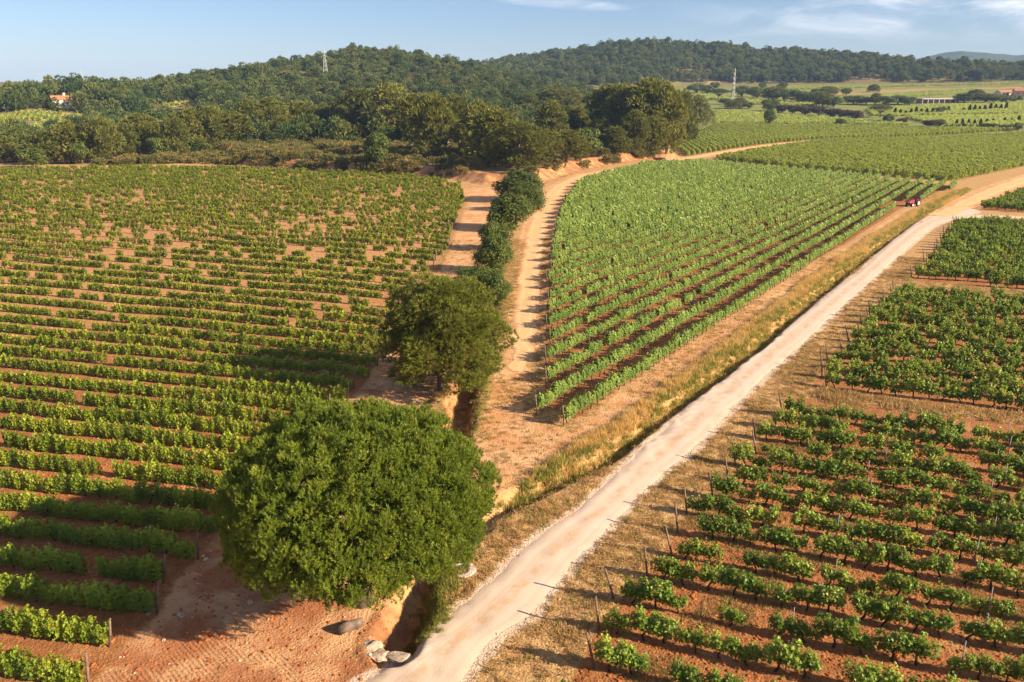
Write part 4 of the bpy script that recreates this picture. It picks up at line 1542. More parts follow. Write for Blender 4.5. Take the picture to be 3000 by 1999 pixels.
# treeline behind the yellow-green vineyard, then the grove on its bank, then the group beside the track: foot x, foot y, top y, crown width, kind, note
TREES = [
    (12, 374, 318, 70, 'p', 'olive pine cut by the picture edge at the start of the treeline'),
    (50, 362, 300, 75, 'p', 'olive pine behind the low oak at the start of the treeline'),
    (76, 386, 340, 62, 'o', 'low rounded oak in front of the pines at the treeline start'),
    (110, 378, 303, 80, 'p', 'dense pine just past the low oak at the treeline start'),
    (165, 375, 283, 90, 'p', 'broad pine behind the small oak in the treeline'),
    (190, 378, 328, 46, 'o', 'small open oak with a bare stem below the broad treeline pine'),
    (238, 374, 277, 90, 'p', 'tall pine with a forked pale trunk behind the small oak'),
    (200, 360, 290, 70, 'p', 'rear pine showing between the broad pine and the forked pine'),
    (290, 366, 290, 66, 'p', 'narrow pine next along from the forked pine'),
    (330, 360, 268, 84, 'p', 'spreading pine behind the dark round oak'),
    (363, 366, 315, 56, 'o', 'dark round oak at the foot of the spreading treeline pine'),
    (372, 352, 280, 60, 'p', 'short pine filling the gap behind the dark round oak'),
    (408, 364, 268, 60, 'p', 'pine with leafy low branches next to the dark round oak'),
    (445, 356, 252, 70, 'p', 'tall pine above the start of the brown scrub band'),
    (492, 354, 250, 76, 'p', 'full pine standing above the brown scrub band'),
    (535, 352, 262, 96, 'p', 'wide pine with a leaning pale trunk above the brown scrub'),
    (575, 342, 238, 84, 'p', 'yellowish pine crown behind the wide leaning pine'),
    (625, 338, 232, 80, 'p', 'high rounded pine before the small bright pine'),
    (652, 346, 268, 50, 'p', 'small bright pine standing forward over the brown scrub'),
    (690, 334, 236, 84, 'p', 'pine at the shaded edge of the dark grove'),
    (748, 336, 242, 76, 'p', 'dark grove pine with bare stems above the shaded bank'),
    (785, 334, 232, 70, 'p', 'narrow dark grove pine beside the tall grove crowns'),
    (832, 340, 210, 130, 'p', 'tall dark grove pine with a broad crown'),
    (868, 398, 302, 72, 'o', 'shrubby oak on the shaded bank in front of the grove'),
    (895, 340, 203, 124, 'p', 'tallest bright-topped pine of the grove'),
    (955, 376, 226, 84, 'p', 'grove pine with a slanting bare trunk on the bank'),
    (1000, 388, 222, 104, 'p', 'grove pine with two dark trunks above the bank'),
    (1045, 356, 224, 74, 'p', 'slim grove pine behind the two-trunked pine'),
    (1100, 376, 238, 104, 'p', 'dark pine joining the grove and the rounded pine mass'),
    (1140, 392, 256, 128, 'p', 'bushy pine reaching to the ground above the hedge trees'),
    (1190, 410, 286, 150, 'p', 'broad low pine directly above the topmost hedge tree'),
    (1245, 396, 302, 88, 'p', 'pointed pine on the slope above the dirt track'),
    (1262, 352, 240, 86, 'p', 'pale pine crown behind the pointed slope pine'),
    (1300, 390, 304, 92, 'p', 'bushy slope pine beside the clay bank of the track'),
    (1318, 338, 246, 70, 'p', 'feathery pine rising behind the bushy slope pine'),
    (1345, 378, 292, 76, 'o', 'fresh green broadleaf tree on the clay bank'),
    (1378, 352, 272, 64, 'p', 'slender pine behind the fresh green broadleaf tree'),
    (1412, 370, 294, 66, 'p', 'round pine at the bend of the dirt track'),
    (1212, 276, 218, 62, 'p', 'dark hilltop pine behind the grove with a square crown'),
    (1270, 272, 206, 84, 'p', 'dark flat-topped pine on the rise behind the grove'),
    (1312, 272, 206, 54, 'p', 'pine with a visible stem on the rise behind the grove'),
    (1390, 344, 204, 92, 'p', 'outer pine of the tall clump beside the upper track'),
    (1435, 348, 198, 104, 'p', 'second tall pine of the clump beside the upper track'),
    (1485, 352, 188, 116, 'p', 'highest pine of the clump beside the upper track'),
    (1530, 354, 206, 92, 'p', 'pine with pale stems at the clump edge by the red trailer'),
    (1562, 330, 216, 72, 'p', 'pine overhanging the sandy upper track'),
    (1455, 364, 258, 76, 'p', 'low pine under the tall clump near the utility pole'),
    (1498, 362, 272, 70, 'p', 'low pine under the tall clump near the red trailer'),
    (1600, 292, 224, 56, 'p', 'small pine at the far end of the tall clump'),
    (1625, 281, 250, 38, 'o', 'round bush closing the far end of the tall clump'),
]
for i, (a_, b_, c_, w_, k_, lab) in enumerate(TREES):
    if k_ == 'p':
        place('aleppo_pine', AP, a_, b_, c_, w_ * 1.05, lab, 'pines of the treeline and grove', i * 3 % 8, 10, APR[i * 3 % 8] + 0.6, 'pine tree')
    else:
        place('oak_tree', OK, a_, b_, c_, w_ * 1.05, lab, 'broadleaf trees among the pines', i, 5, 2.7)
HEDGE = [
    (1195, 462, 396, 96, 'topmost leafy hedge tree, right under the broad low pine'),
    (1168, 528, 450, 96, 'big dark hedge tree below the topmost one'),
    (1212, 486, 425, 62, 'upright hedge tree leaning on the big dark one'),
    (1140, 574, 515, 62, 'small round hedge tree below the big dark one'),
    (1134, 626, 546, 84, 'grey-green hedge tree above the dark bush beside the pine'),
    (1098, 672, 618, 96, 'wide dark hedge tree touching the loose olive pine'),
    (1140, 690, 630, 60, 'dark hedge tree on the track side of the loose olive pine'),
]
for i, (a_, b_, c_, w_, lab) in enumerate(HEDGE):
    place('hedge_tree', OKN, a_, b_, c_, w_, lab, 'hedge trees between the two dirt tracks', i, 4.7, 2.05)
CYP = [cypress(30 + i) for i in range(3)]
row_a = [(2056, 263, 15), (2068, 264, 13), (2080, 264, 10), (2093, 263, 13), (2104, 262, 17), (2116, 262, 12), (2129, 262, 13), (2142, 261, 13), (2154, 261, 13), (2167, 260, 15), (2178, 259, 15),
         (2214, 258, 10), (2227, 258, 17), (2239, 257, 16), (2250, 257, 13), (2262, 256, 14), (2275, 255, 18), (2287, 254, 15), (2299, 254, 14), (2311, 253, 18)]
row_b = [(2197, 290, 15), (2210, 291, 18), (2224, 290, 16), (2238, 290, 15), (2252, 290, 17), (2267, 285, 12), (2281, 283, 10), (2308, 282, 12), (2323, 280, 9), (2340, 282, 16)]
row_c = []
CW = {0: 'upper', 1: 'lower'}
for q, rw in enumerate((row_a, row_b)):
    for i, (a_, b_, h_) in enumerate(rw):
        place('cypress_tree', CYP, a_, b_, b_ - h_, 5.5, f'dark slim cypress, {nth(i + 1)} along the {CW[q]} cypress row counted from the grove side', 'cypresses in rows across the distant vineyard', i, 6, 0.6, 'cypress')
UM = umbrella_small(22)
place('umbrella_pine', [UM], 2022, 270, 242, 50, 'dark umbrella pine standing at the start of the upper cypress row', 'small umbrella pines in the distant fields', 0, 9, 5.6, 'pine tree')
place('umbrella_pine', [UM], 2161, 263, 247, 30, 'small umbrella pine in the gap of the upper cypress row', 'small umbrella pines in the distant fields', 1, 9, 5.6, 'pine tree')
place('umbrella_pine', [UM], 1651, 231, 205, 44, 'flat-topped umbrella pine beside the lattice mast', 'small umbrella pines in the distant fields', 2, 9, 5.6, 'pine tree')
place('dark_tree', OK, 1768, 290, 252, 34, 'lone dark tree standing in the pale field before the far hedge', None, 1, 5, 2.6)
place('dark_tree', OK, 1764, 256, 228, 46, 'round dark tree behind the lone tree at the russet hedge end', None, 2, 5, 2.6)
place('dark_bush', OK, 1930, 289, 272, 28, 'single dark bush in the pale field below the russet hedge', None, 3, 5, 2.6, 'bush')
place('dark_bush', OK, 2040, 284, 262, 26, 'dark bush at the foot of the umbrella pine by the cypresses', None, 0, 5, 2.6, 'bush')
HR = [(1795, 258, 26), (1822, 260, 26), (1850, 262, 30), (1880, 264, 30), (1910, 267, 32), (1940, 270, 34), (1968, 272, 26)]
for i, (a_, b_, w_) in enumerate(HR):
    place('russet_bush', RU, a_, b_ + 2, b_ - 17, w_ * 1.35, f'russet-brown bush, {nth(i + 1)} in the brown hedge below the lattice mast', 'bushes of the russet hedge across the pale field', i, 4, 2.6, 'bush')
for i, (a_, b_, c_, w_, lab) in enumerate([
        (2135, 291, 274, 40, 'brown bush at the start of the lower cypress row'), (2160, 292, 276, 30, 'dark bush beside the brown bush at the lower cypress row'),
        (2075, 284, 271, 24, 'low dark bush under the upper cypress row start'), (2270, 296, 284, 50, 'long dark shrub in front of the lower cypresses'), (2310, 297, 287, 44, 'flat dark shrub next along below the lower cypresses'),
        (2338, 302, 284, 24, 'russet shrub at the picture edge below the lower cypresses')]):
    place('field_shrub', OK if i % 2 else RU, a_, b_, c_, w_, lab, 'shrubs around the cypress rows', i, 4.6, 2.6, 'bush')
# trees along the terraces, between the distant plots
TER = [(1600, 214, 22, 36), (1625, 218, 22, 30), (1640, 205, 16, 18), (1705, 222, 24, 40), (1740, 226, 26, 36), (1775, 230, 26, 40), (1752, 206, 16, 16), (1797, 207, 16, 16), (1800, 232, 28, 44), (1832, 236, 28, 40), (1860, 238, 26, 40),
       (1890, 246, 30, 34), (1915, 247, 24, 28), (1872, 220, 16, 20), (1905, 222, 20, 34), (1945, 219, 16, 22), (1960, 240, 20, 36), (1990, 240, 18, 30), (2010, 242, 24, 20), (2035, 242, 20, 40), (2062, 240, 20, 36), (2090, 241, 18, 30),
       (2006, 212, 15, 20), (2215, 236, 22, 36), (2240, 232, 22, 30), (2265, 236, 18, 44), (2300, 236, 16, 44), (2330, 235, 16, 30), (1685, 250, 16, 30), (1720, 250, 14, 26), (1665, 240, 14, 26), (1700, 245, 18, 24)]
TER.sort()
for i, (a_, b_, h_, w_) in enumerate(TER):
    place('terrace_tree', OK + AP[:2], a_, b_, b_ - h_ * 1.12, w_ * 1.4, f'dark bushy tree on the distant terraces, {nth(i + 1)} from the mast side towards the houses', 'dark trees along the distant terraces', i, 5.5 if i % 6 < 4 else 10, 2.6 if i % 6 < 4 else 4.4)

# ------------------------------------------------------------------ woods on the hills: one mass
hs = []
for i in range(7):
    g = np.random.default_rng(150 + i)
    m = MB()
    for b in range(9):
        d = on_ball(1, g, 0.4)[0]
        c = np.array([d[0] * 1.7, d[1] * 1.7, 3.2 + d[2] * 1.7])
        n = 26
        dd = on_ball(n, g, 0.3)
        blades(m, c + dd * np.array([1.2, 1.2, 0.95]), dd + np.array([0, 0, 0.5]), 0.95, 0.42, 4, 0.6, g, 0, np.clip(0.5 + g.normal(0, .15, n), 0, 1))
    m.tube([(0, 0, -0.5), (0.1, 0, 2.5)], [0.16, 0.1], 5, 1)
    hs.append(m.mesh('hill_tree', [M_HT, M_BARK]))
src_col('hill', hs)
sb = []
for i in range(5):
    g = np.random.default_rng(170 + i)
    m = MB()
    for b in range(5):
        c = np.array([g.uniform(-.7, .7), g.uniform(-.7, .7), g.uniform(0.3, 0.8)])
        n = 34
        dd = on_ball(n, g, 0.4)
        blades(m, c + dd * 0.45, dd + np.array([0, 0, 0.6]), 0.45, 0.16, 4, 0.5, g, 0, np.clip(0.5 + g.normal(0, .18, n), 0, 1))
    sb.append(m.mesh('scrub_bush', [M_SCRUB]))
src_col('scrub', sb)


def polar(n, a0, a1, r0, r1):
    a = np.radians(rng.uniform(a0, a1, n))
    r = np.sqrt(rng.uniform(r0 ** 2, r1 ** 2, n))
    return np.stack([r * np.sin(a), r * np.cos(a)], 1)


CLEAR = [apoly(q) for q in ([(-200, 262), (90, 252), (215, 266), (216, 282), (110, 330), (-200, 345)], [(350, 240), (466, 230), (470, 262), (440, 284), (345, 284), (335, 262)], [(130, 240), (170, 240), (168, 252), (132, 252)])]


def farmask(xy, m=2.0):
    ok = np.ones(len(xy), bool)
    for p in CLEAR:
        ok &= poly_sd(xy[:, 0], xy[:, 1], p) > 0
    for p in FAR:
        ok &= poly_sd(xy[:, 0], xy[:, 1], p) > m
    return ok


xy = polar(26000, -42, 16, 395, 860)
r = np.hypot(xy[:, 0], xy[:, 1])
z = terr(xy[:, 0], xy[:, 1])
hh = z - base_z(r)
aa = np.degrees(np.arctan2(xy[:, 0], xy[:, 1]))
dens = smooth(1.5, 7, hh)
dens = np.maximum(dens, ((aa < -3) & (r > 430)) * 0.7)
op = vnoise(xy[:, 0], xy[:, 1], 55, 21) + 0.5 * vnoise(xy[:, 0], xy[:, 1], 22, 22)
dens = dens * np.where(aa > -16, 0.62 - 0.52 * smooth(-0.25, 0.4, op), 0.9 - 0.3 * smooth(0.0, 0.6, op))
ok = (rng.random(len(xy)) < dens) & farmask(xy, 3)
A1 = xy[ok]
sA = (0.55 + 1.1 * rng.random(len(A1)) ** 1.5) * np.where(np.degrees(np.arctan2(A1[:, 0], A1[:, 1])) < -14, 1.0, 0.85)
xy = polar(30000, -8, 42, 900, 1340)
r = np.hypot(xy[:, 0], xy[:, 1])
hh = terr(xy[:, 0], xy[:, 1]) - base_z(r)
op = vnoise(xy[:, 0], xy[:, 1], 60, 23) + 0.5 * vnoise(xy[:, 0], xy[:, 1], 25, 24)
ok = (rng.random(len(xy)) < smooth(1, 6, hh) * (0.62 - 0.4 * smooth(-0.2, 0.4, op))) & farmask(xy, 4)
B1 = xy[ok]
sB = (0.6 + 1.2 * rng.random(len(B1)) ** 1.5)
# loose wood behind the treeline
xy = polar(2600, -40, 14, 300, 440)
ok = farmask(xy, 4) & (poly_sd(xy[:, 0], xy[:, 1], PL) > 25) & (poly_sd(xy[:, 0], xy[:, 1], PM) > 40) & (rng.random(len(xy)) < 0.45)
C1 = xy[ok]
sC = rng.uniform(0.8, 1.5, len(C1))
allw = np.concatenate([A1, B1, C1])
sw = np.concatenate([sA, sB, sC])
s3 = np.stack([sw * rng.uniform(0.8, 1.2, len(sw)), sw, sw * rng.uniform(0.6, 1.4, len(sw))], 1)
scatter('hillside_woods', [('hill', np.stack([allw[:, 0], allw[:, 1], terr(allw[:, 0], allw[:, 1]) - 0.2], 1), rng.uniform(0, 6.28, len(allw)), s3)], 'dark green pine and oak woods covering the hills under the sky')
# scrub: brown band above the vineyard, undergrowth on the banks and on the hill clearings
xy = np.concatenate([polar(5200, -36, -6, 215, 330), polar(2600, -12, 12, 190, 330)])
sdS = poly_sd(xy[:, 0], xy[:, 1], SCRUBP)
sdG = poly_sd(xy[:, 0], xy[:, 1], GROVE)
ok = ((sdS < 0) & (rng.random(len(xy)) < 0.42)) | ((sdG < -0.5) & (rng.random(len(xy)) < 0.28))
ok &= (line_d(xy[:, 0], xy[:, 1], TM) > 4.5) & (poly_sd(xy[:, 0], xy[:, 1], PL) > 1.5) & (poly_sd(xy[:, 0], xy[:, 1], TLP) > 1)
S1 = xy[ok]
xy = polar(9000, -30, 14, 430, 820)
hh = terr(xy[:, 0], xy[:, 1]) - base_z(np.hypot(xy[:, 0], xy[:, 1]))
S2 = xy[(hh > 3) & farmask(xy, 3)]
SS = np.concatenate([S1, S2])
scatter('brown_scrub', [('scrub', np.stack([SS[:, 0], SS[:, 1], terr(SS[:, 0], SS[:, 1]) - 0.1], 1), rng.uniform(0, 6.28, len(SS)), np.concatenate([rng.uniform(0.7, 2.0, len(S1)), rng.uniform(1.0, 2.2, len(S2))]))],
        'brown and olive scrub on the banks above the vineyard and on the hills')


# ------------------------------------------------------------------ grass
def tuft_src(key, mat, n, length, width, spread, cnt, rad, seed):
    out = []
    for i in range(cnt):
        g = np.random.default_rng(seed + i)
        m = MB()
        p = np.stack([g.normal(0, rad, n), g.normal(0, rad, n), np.zeros(n)], 1)
        blades(m, p, np.array([[0, 0, 1.0]]).repeat(n, 0), length * g.uniform(0.6, 1.2, n), width, 2, spread, g)
        out.append(m.mesh('grass_tuft', [mat]))
    src_col(key, out)


tuft_src('tall_straw', M_STRAW, 26, 0.5, 0.035, 0.42, 5, 0.16, 1000)
tuft_src('tall_green', M_GRASS, 26, 0.42, 0.04, 0.45, 5, 0.16, 1010)
tuft_src('low_straw', M_TURF, 16, 0.2, 0.03, 0.9, 5, 0.14, 1020)
tuft_src('low_green', M_GRASS, 14, 0.16, 0.035, 0.9, 4, 0.12, 1030)
BAND = gpoly([(1150, 1150), (1240, 1060), (1330, 1015), (1420, 960), (1569, 853), (1719, 740), (1852, 640), (1995, 543), (2080, 485), (2160, 445), (2230, 432), (2225, 440), (2100, 507), (2029, 557), (1935, 630), (1809, 733), (1722, 806), (1567, 917), (1400, 1043), (1290, 1097), (1190, 1160)])
dl = DITCH
L = np.concatenate([[0], np.cumsum(np.linalg.norm(np.diff(dl, axis=0), axis=1))])
n = 26000
s = rng.uniform(L[3], L[-1], n) ** 1.0
bx, by = np.interp(s, L, dl[:, 0]), np.interp(s, L, dl[:, 1])
off = rng.uniform(-6, 2.2, n)
tx, ty = np.interp(s + 0.5, L, dl[:, 0]) - bx, np.interp(s + 0.5, L, dl[:, 1]) - by
tn = np.hypot(tx, ty) + 1e-9
gx, gy = bx + ty / tn * off, by - tx / tn * off
sdb = poly_sd(gx, gy, BAND)
ok = (sdb < 0.25) & (poly_sd(gx, gy, STRIP) > 0) & (rng.random(n) < 0.85)
gx, gy, dd_ = gx[ok], gy[ok], line_d(gx[ok], gy[ok], DITCH)
green = (dd_ < 1.35 + vnoise(gx, gy, 6, 41) * 0.9) & (rng.random(len(gx)) < 0.7)
P3d = np.stack([gx, gy, terr(gx, gy) - 0.03], 1)
rz = rng.uniform(0, 6.28, len(gx))
sc = rng.uniform(0.6, 1.15, len(gx)) * (1 + 0.25 * vnoise(gx, gy, 4, 42))
# ditch weeds near the culvert and by the second ditch
n2 = 900
s = rng.uniform(L[1], L[4], n2)
wx, wy = np.interp(s, L, dl[:, 0]) + rng.normal(0.9, 0.4, n2), np.interp(s, L, dl[:, 1]) + rng.normal(-0.2, 0.4, n2)
k2 = rng.integers(0, len(DITCH2) - 1, 700)
f2 = rng.random(700)
wx2 = DITCH2[k2, 0] * (1 - f2) + DITCH2[k2 + 1, 0] * f2 + rng.normal(0.9, 0.5, 700)
wy2 = DITCH2[k2, 1] * (1 - f2) + DITCH2[k2 + 1, 1] * f2 + rng.normal(0, 0.5, 700)
wx, wy = np.concatenate([wx, wx2]), np.concatenate([wy, wy2])
scatter('tall_grass', [('tall_straw', P3d[~green], rz[~green], sc[~green]), ('tall_green', P3d[green], rz[green], sc[green]),
                       ('tall_green', np.stack([wx, wy, terr(wx, wy)], 1), rng.uniform(0, 6, len(wx)), rng.uniform(0.25, 0.6, len(wx)))], 'tall dry and green grass along the roadside ditch')
# low turf on verges
n = 120000
xy = polar(n, -20, 40, 24, 120)
x, y = xy[:, 0], xy[:, 1]
px, py = project(x, y, 0)
ok = (px > -60) & (px < 2420) & (py < 1640)
for p in (PL, PM, P1, P2, P3, YARD, GR_POLY):
    ok &= poly_sd(x, y, p) > 0.05
ok &= line_d(x, y, TM) > 1.3
ok &= (line_d(x, y, DITCH, DITCH_DEPTH)[0] > 0.8)
pt = vnoise(x, y, 2.2, 51) + 0.6 * vnoise(x, y, 7, 52)
ok &= rng.random(n) < 0.35 + 0.6 * smooth(-0.3, 0.6, pt)
ok &= ~((poly_sd(x, y, TLP) < 0) & (rng.random(n) < 0.75))
ok &= ~((poly_sd(x, y, STRIP) < 0) & (rng.random(n) < 0.72))
x, y = x[ok], y[ok]
# weeds inside the right-hand plot and at the feet of the rows
xw = polar(26000, 0, 40, 24, 60)
pw_ = vnoise(xw[:, 0], xw[:, 1], 3.0, 55) + 0.5 * vnoise(xw[:, 0], xw[:, 1], 1.2, 56)
kw = (poly_sd(xw[:, 0], xw[:, 1], P1) < 0) & (pw_ > 0.35)
x, y = np.concatenate([x, xw[kw, 0]]), np.concatenate([y, xw[kw, 1]])
gn = rng.random(len(x)) < 0.10 + 0.22 * smooth(0.1, 0.7, vnoise(x, y, 5, 53))
P3d = np.stack([x, y, terr(x, y) - 0.01], 1)
rz = rng.uniform(0, 6.28, len(x))
sc = rng.uniform(0.5, 1.2, len(x))
strip = (poly_sd(x, y, P1) > 0) & (poly_sd(x, y, P2) > 0) & (x > 18.5) & (y < 62)
sc = np.where(strip & (x - y * 0.36 > 3), sc * 1.9, sc)
scatter('low_grass', [('low_straw', P3d[~gn], rz[~gn], sc[~gn]), ('low_green', P3d[gn], rz[gn], sc[gn])], 'short dry turf on the verges beside the gravel road and tracks')

def rock_mesh(seed, sub=3, mat=M_ROCK, flat=0.65):
    import bmesh
    bm = bmesh.new()
    bmesh.ops.create_icosphere(bm, subdivisions=sub, radius=1)
    for v in bm.verts:
        c = v.co
        k = 1 + 0.34 * float(vnoise(c.x + seed, c.y + c.z * 0.7, 0.8, seed)) + 0.2 * float(vnoise(c.y - seed, c.z - c.x * 0.6, 0.35, seed + 1))
        v.co = Vector((c.x * k, c.y * k * 0.85, c.z * k * flat))
    me = bpy.data.meshes.new('rock')
    bm.to_mesh(me)
    bm.free()
    me.materials.append(mat)
    return me


# clods of soil and pebbles
cs = []
for i in range(6):
    g = np.random.default_rng(1100 + i)
    m = MB()
    t_ = (1 + 5 ** 0.5) / 2
    v = unit(np.array([(-1, t_, 0), (1, t_, 0), (-1, -t_, 0), (1, -t_, 0), (0, -1, t_), (0, 1, t_), (0, -1, -t_), (0, 1, -t_), (t_, 0, -1), (t_, 0, 1), (-t_, 0, -1), (-t_, 0, 1)], float))
    f = [(0, 11, 5), (0, 5, 1), (0, 1, 7), (0, 7, 10), (0, 10, 11), (1, 5, 9), (5, 11, 4), (11, 10, 2), (10, 7, 6), (7, 1, 8), (3, 9, 4), (3, 4, 2), (3, 2, 6), (3, 6, 8), (3, 8, 9), (4, 9, 5), (2, 4, 11), (6, 2, 10), (8, 6, 7), (9, 8, 1)]
    m.add(v * g.uniform(0.7, 1.25, (12, 1)) * np.array([1, 0.85, 0.6]), f)
    cs.append((m, v, f))
src_col('clod', [m.mesh('soil_clod', [M_CLOD]) for m, _, _ in cs])
xy = polar(60000, -34, 42, 24, 56)
px, py = project(xy[:, 0], xy[:, 1], 0)
ok = (px > -60) & (px < 2420) & (py < 1640)
inp = np.zeros(len(xy), bool)
for p in (P1, P2, PL):
    inp |= poly_sd(xy[:, 0], xy[:, 1], p) < -0.2
yd = (poly_sd(xy[:, 0], xy[:, 1], YARD) < 0) & (rng.random(len(xy)) < 0.3)
ok &= inp | yd
xy = xy[ok]
scatter('soil_clods', [('clod', np.stack([xy[:, 0], xy[:, 1], terr(xy[:, 0], xy[:, 1])], 1), rng.uniform(0, 6.28, len(xy)), 0.03 + 0.085 * rng.random(len(xy)) ** 3)], 'broken clods of red soil between the vines')

src_col('pebble', [rock_mesh(300 + i, 1, M_STONE) for i in range(4)])
xy = polar(9000, -34, 42, 24, 70)
px, py = project(xy[:, 0], xy[:, 1], 0)
ok = (px > -60) & (px < 2420) & (py < 1640)
sdr = poly_sd(xy[:, 0], xy[:, 1], GR_POLY)
ok &= ((poly_sd(xy[:, 0], xy[:, 1], YARD) < 0) & (rng.random(len(xy)) < 0.5)) | ((np.abs(sdr) < 0.5) & (rng.random(len(xy)) < 0.9)) | (poly_sd(xy[:, 0], xy[:, 1], STRIP) < 0) | ((line_d(xy[:, 0], xy[:, 1], DITCH) < 2) & (xy[:, 1] < 34))
xy = xy[ok]
scatter('pebbles', [('pebble', np.stack([xy[:, 0], xy[:, 1], terr(xy[:, 0], xy[:, 1]) + 0.01], 1), rng.uniform(0, 6.28, len(xy)), 0.02 + 0.07 * rng.random(len(xy)) ** 4)], 'pale pebbles and small stones strewn over the bare earth')

# ------------------------------------------------------------------ rocks, culvert, manhole, log
for i, (a_, b_, s_, lab) in enumerate([(852, 1478, 0.62, 'white limestone boulder at the culvert mouth'), (868, 1492, 0.42, 'chipped pale boulder leaning on the white culvert boulder'),
                                       (905, 1498, 0.36, 'flat pale stone on the lip above the dark culvert'), (940, 1488, 0.34, 'pale stone between the culvert lip and gravel road'), (845, 1500, 0.3, 'low pale stone on the yard side of the culvert boulders')]):
    x, y = gf(a_, b_)
    s_ *= 0.72
    o = ob('boulder', rock_mesh(31 + i), None, (x, y, zt(x, y) + 0.02 * s_), i * 1.3, s_)
    tag(o, lab, 'rock', 'pale boulders around the culvert')
# culvert: a concrete pipe end under a rough slab
x, y = gf(905, 1482)
dv = unit(DITCH[1] - DITCH[0])
rz = atan2(dv[1], dv[0])
e = empty('culvert', (x - dv[0] * 0.35, y - dv[1] * 0.35, -0.02), rz)
tag(e, 'rough concrete culvert head where the ditch runs under the gravel road', 'culvert')
m = MB()
nseg = 18
an = np.linspace(0, 2 * pi, nseg, endpoint=False)
for r0, r1, x0, x1 in ((0.42, 0.52, -1.6, 0.12),):
    ring = lambda rr_, xx: np.stack([np.full(nseg, xx), np.cos(an) * rr_, np.sin(an) * rr_ - 1.0], 1)
    v = np.concatenate([ring(r1, x0), ring(r1, x1), ring(r0, x1), ring(r0, x0)])
    t = []
    for q in range(3):
        for k in range(nseg):
            k2_ = (k + 1) % nseg
            t += [(q * nseg + k, q * nseg + k2_, (q + 1) * nseg + k), (q * nseg + k2_, (q + 1) * nseg + k2_, (q + 1) * nseg + k)]
    m.add(v, t)
ob('pipe', m.mesh('pipe', [M_CONC]), e)
m = MB()
for k, (X, Y, Z, sx, sy, sz) in enumerate([(-0.15, -0.25, -0.16, 0.34, 0.75, 0.15), (-0.1, 0.5, -0.2, 0.36, 0.5, 0.18), (-0.2, -0.85, -0.3, 0.3, 0.32, 0.26), (-0.25, 0.95, -0.32, 0.3, 0.3, 0.28),
                                            (0.0, -0.75, -0.8, 0.25, 0.25, 0.35), (0.0, 0.75, -0.8, 0.25, 0.25, 0.35)]):
    rm = rock_mesh(200 + k, 3)
    v = np.array([q.co for q in rm.vertices]) * np.array([sx, sy, sz]) * 0.95 + np.array([X, Y, Z])
    m.add(v, [tuple(q.vertices) for q in rm.polygons], 0, False)
ob('head_wall', m.mesh('head_wall', [M_ROCK]), e)
# manhole with a concrete collar
x, y = gf(1062, 1312)
z = max(zt(x + 0.6 * cos(q_), y + 0.6 * sin(q_)) for q_ in np.linspace(0, 6.28, 12)) - 0.03
e = empty('manhole', (x, y, z))
tag(e, 'round drain cover with a pale concrete collar on the dry verge', 'manhole')
m = MB()
ns = 40
an = np.linspace(0, 2 * pi, ns, endpoint=False)
rad_o = 0.55 + 0.035 * np.sin(an * 3) + 0.02 * np.sin(an * 7 + 1) + 0.10 * np.clip(np.cos(an - 0.2), 0, 1)
v = np.concatenate([np.stack([np.cos(an) * rad_o * 1.03, np.sin(an) * rad_o * 1.03, np.full(ns, -0.3)], 1), np.stack([np.cos(an) * rad_o, np.sin(an) * rad_o, np.full(ns, 0.09)], 1),
                    np.stack([np.cos(an) * 0.41 - 0.04, np.sin(an) * 0.41, np.full(ns, 0.09)], 1), np.stack([np.cos(an) * 0.41 - 0.04, np.sin(an) * 0.41, np.full(ns, 0.02)], 1)])
t = []
for q in range(3):
    for k in range(ns):
        k2_ = (k + 1) % ns
        t += [(q * ns + k, q * ns + k2_, (q + 1) * ns + k), (q * ns + k2_, (q + 1) * ns + k2_, (q + 1) * ns + k)]
m.add(v, t)
ob('collar', m.mesh('collar', [M_CONC]), e)
m = MB()
v = np.concatenate([np.stack([np.cos(an) * 0.4 - 0.04, np.sin(an) * 0.4, np.full(ns, 0.075)], 1), [[-0.04, 0, 0.082]]])
m.add(v, [(k, (k + 1) % ns, ns) for k in range(ns)])
for k in range(-5, 6):
    hw = math.sqrt(max(0.0, 0.37 ** 2 - (k * 0.065) ** 2))
    m.box((-0.04 + k * 0.065, 0, 0.09), (0.028, 2 * hw, 0.018))
ob('cover', m.mesh('cover', [plain('rusty_cast_iron', (0.20, 0.13, 0.105), 0.8, 0.3, 0.2, 0.3, 12)]), e)
# log lying by the yard
x, y = gf(806, 1446)
m = MB()
g = np.random.default_rng(3)
m.tube([(-0.5, 0, 0.2), (-0.2, 0.02, 0.22), (0.2, 0.0, 0.21), (0.5, 0.03, 0.2)], [0.24, 0.22, 0.23, 0.21], 12)
e = empty('log', (x, y, zt(x, y) - 0.04), 0.5)
tag(e, 'short dark sawn log lying beside the ditch at the pine foot', 'log')
ob('bark', m.mesh('bark', [M_BARK]), e)
m = MB()
for s_ in (-1, 1):
    m.tube([(s_ * 0.503, 0.0 if s_ < 0 else 0.03, 0.2), (s_ * 0.51, 0.0 if s_ < 0 else 0.03, 0.2)], [0.19, 0.19], 12)
ob('sawn_end', m.mesh('sawn_end', [plain('sawn_wood', (0.30, 0.19, 0.11), 0.9, 0.1, 0, 0.3, 10)]), e)
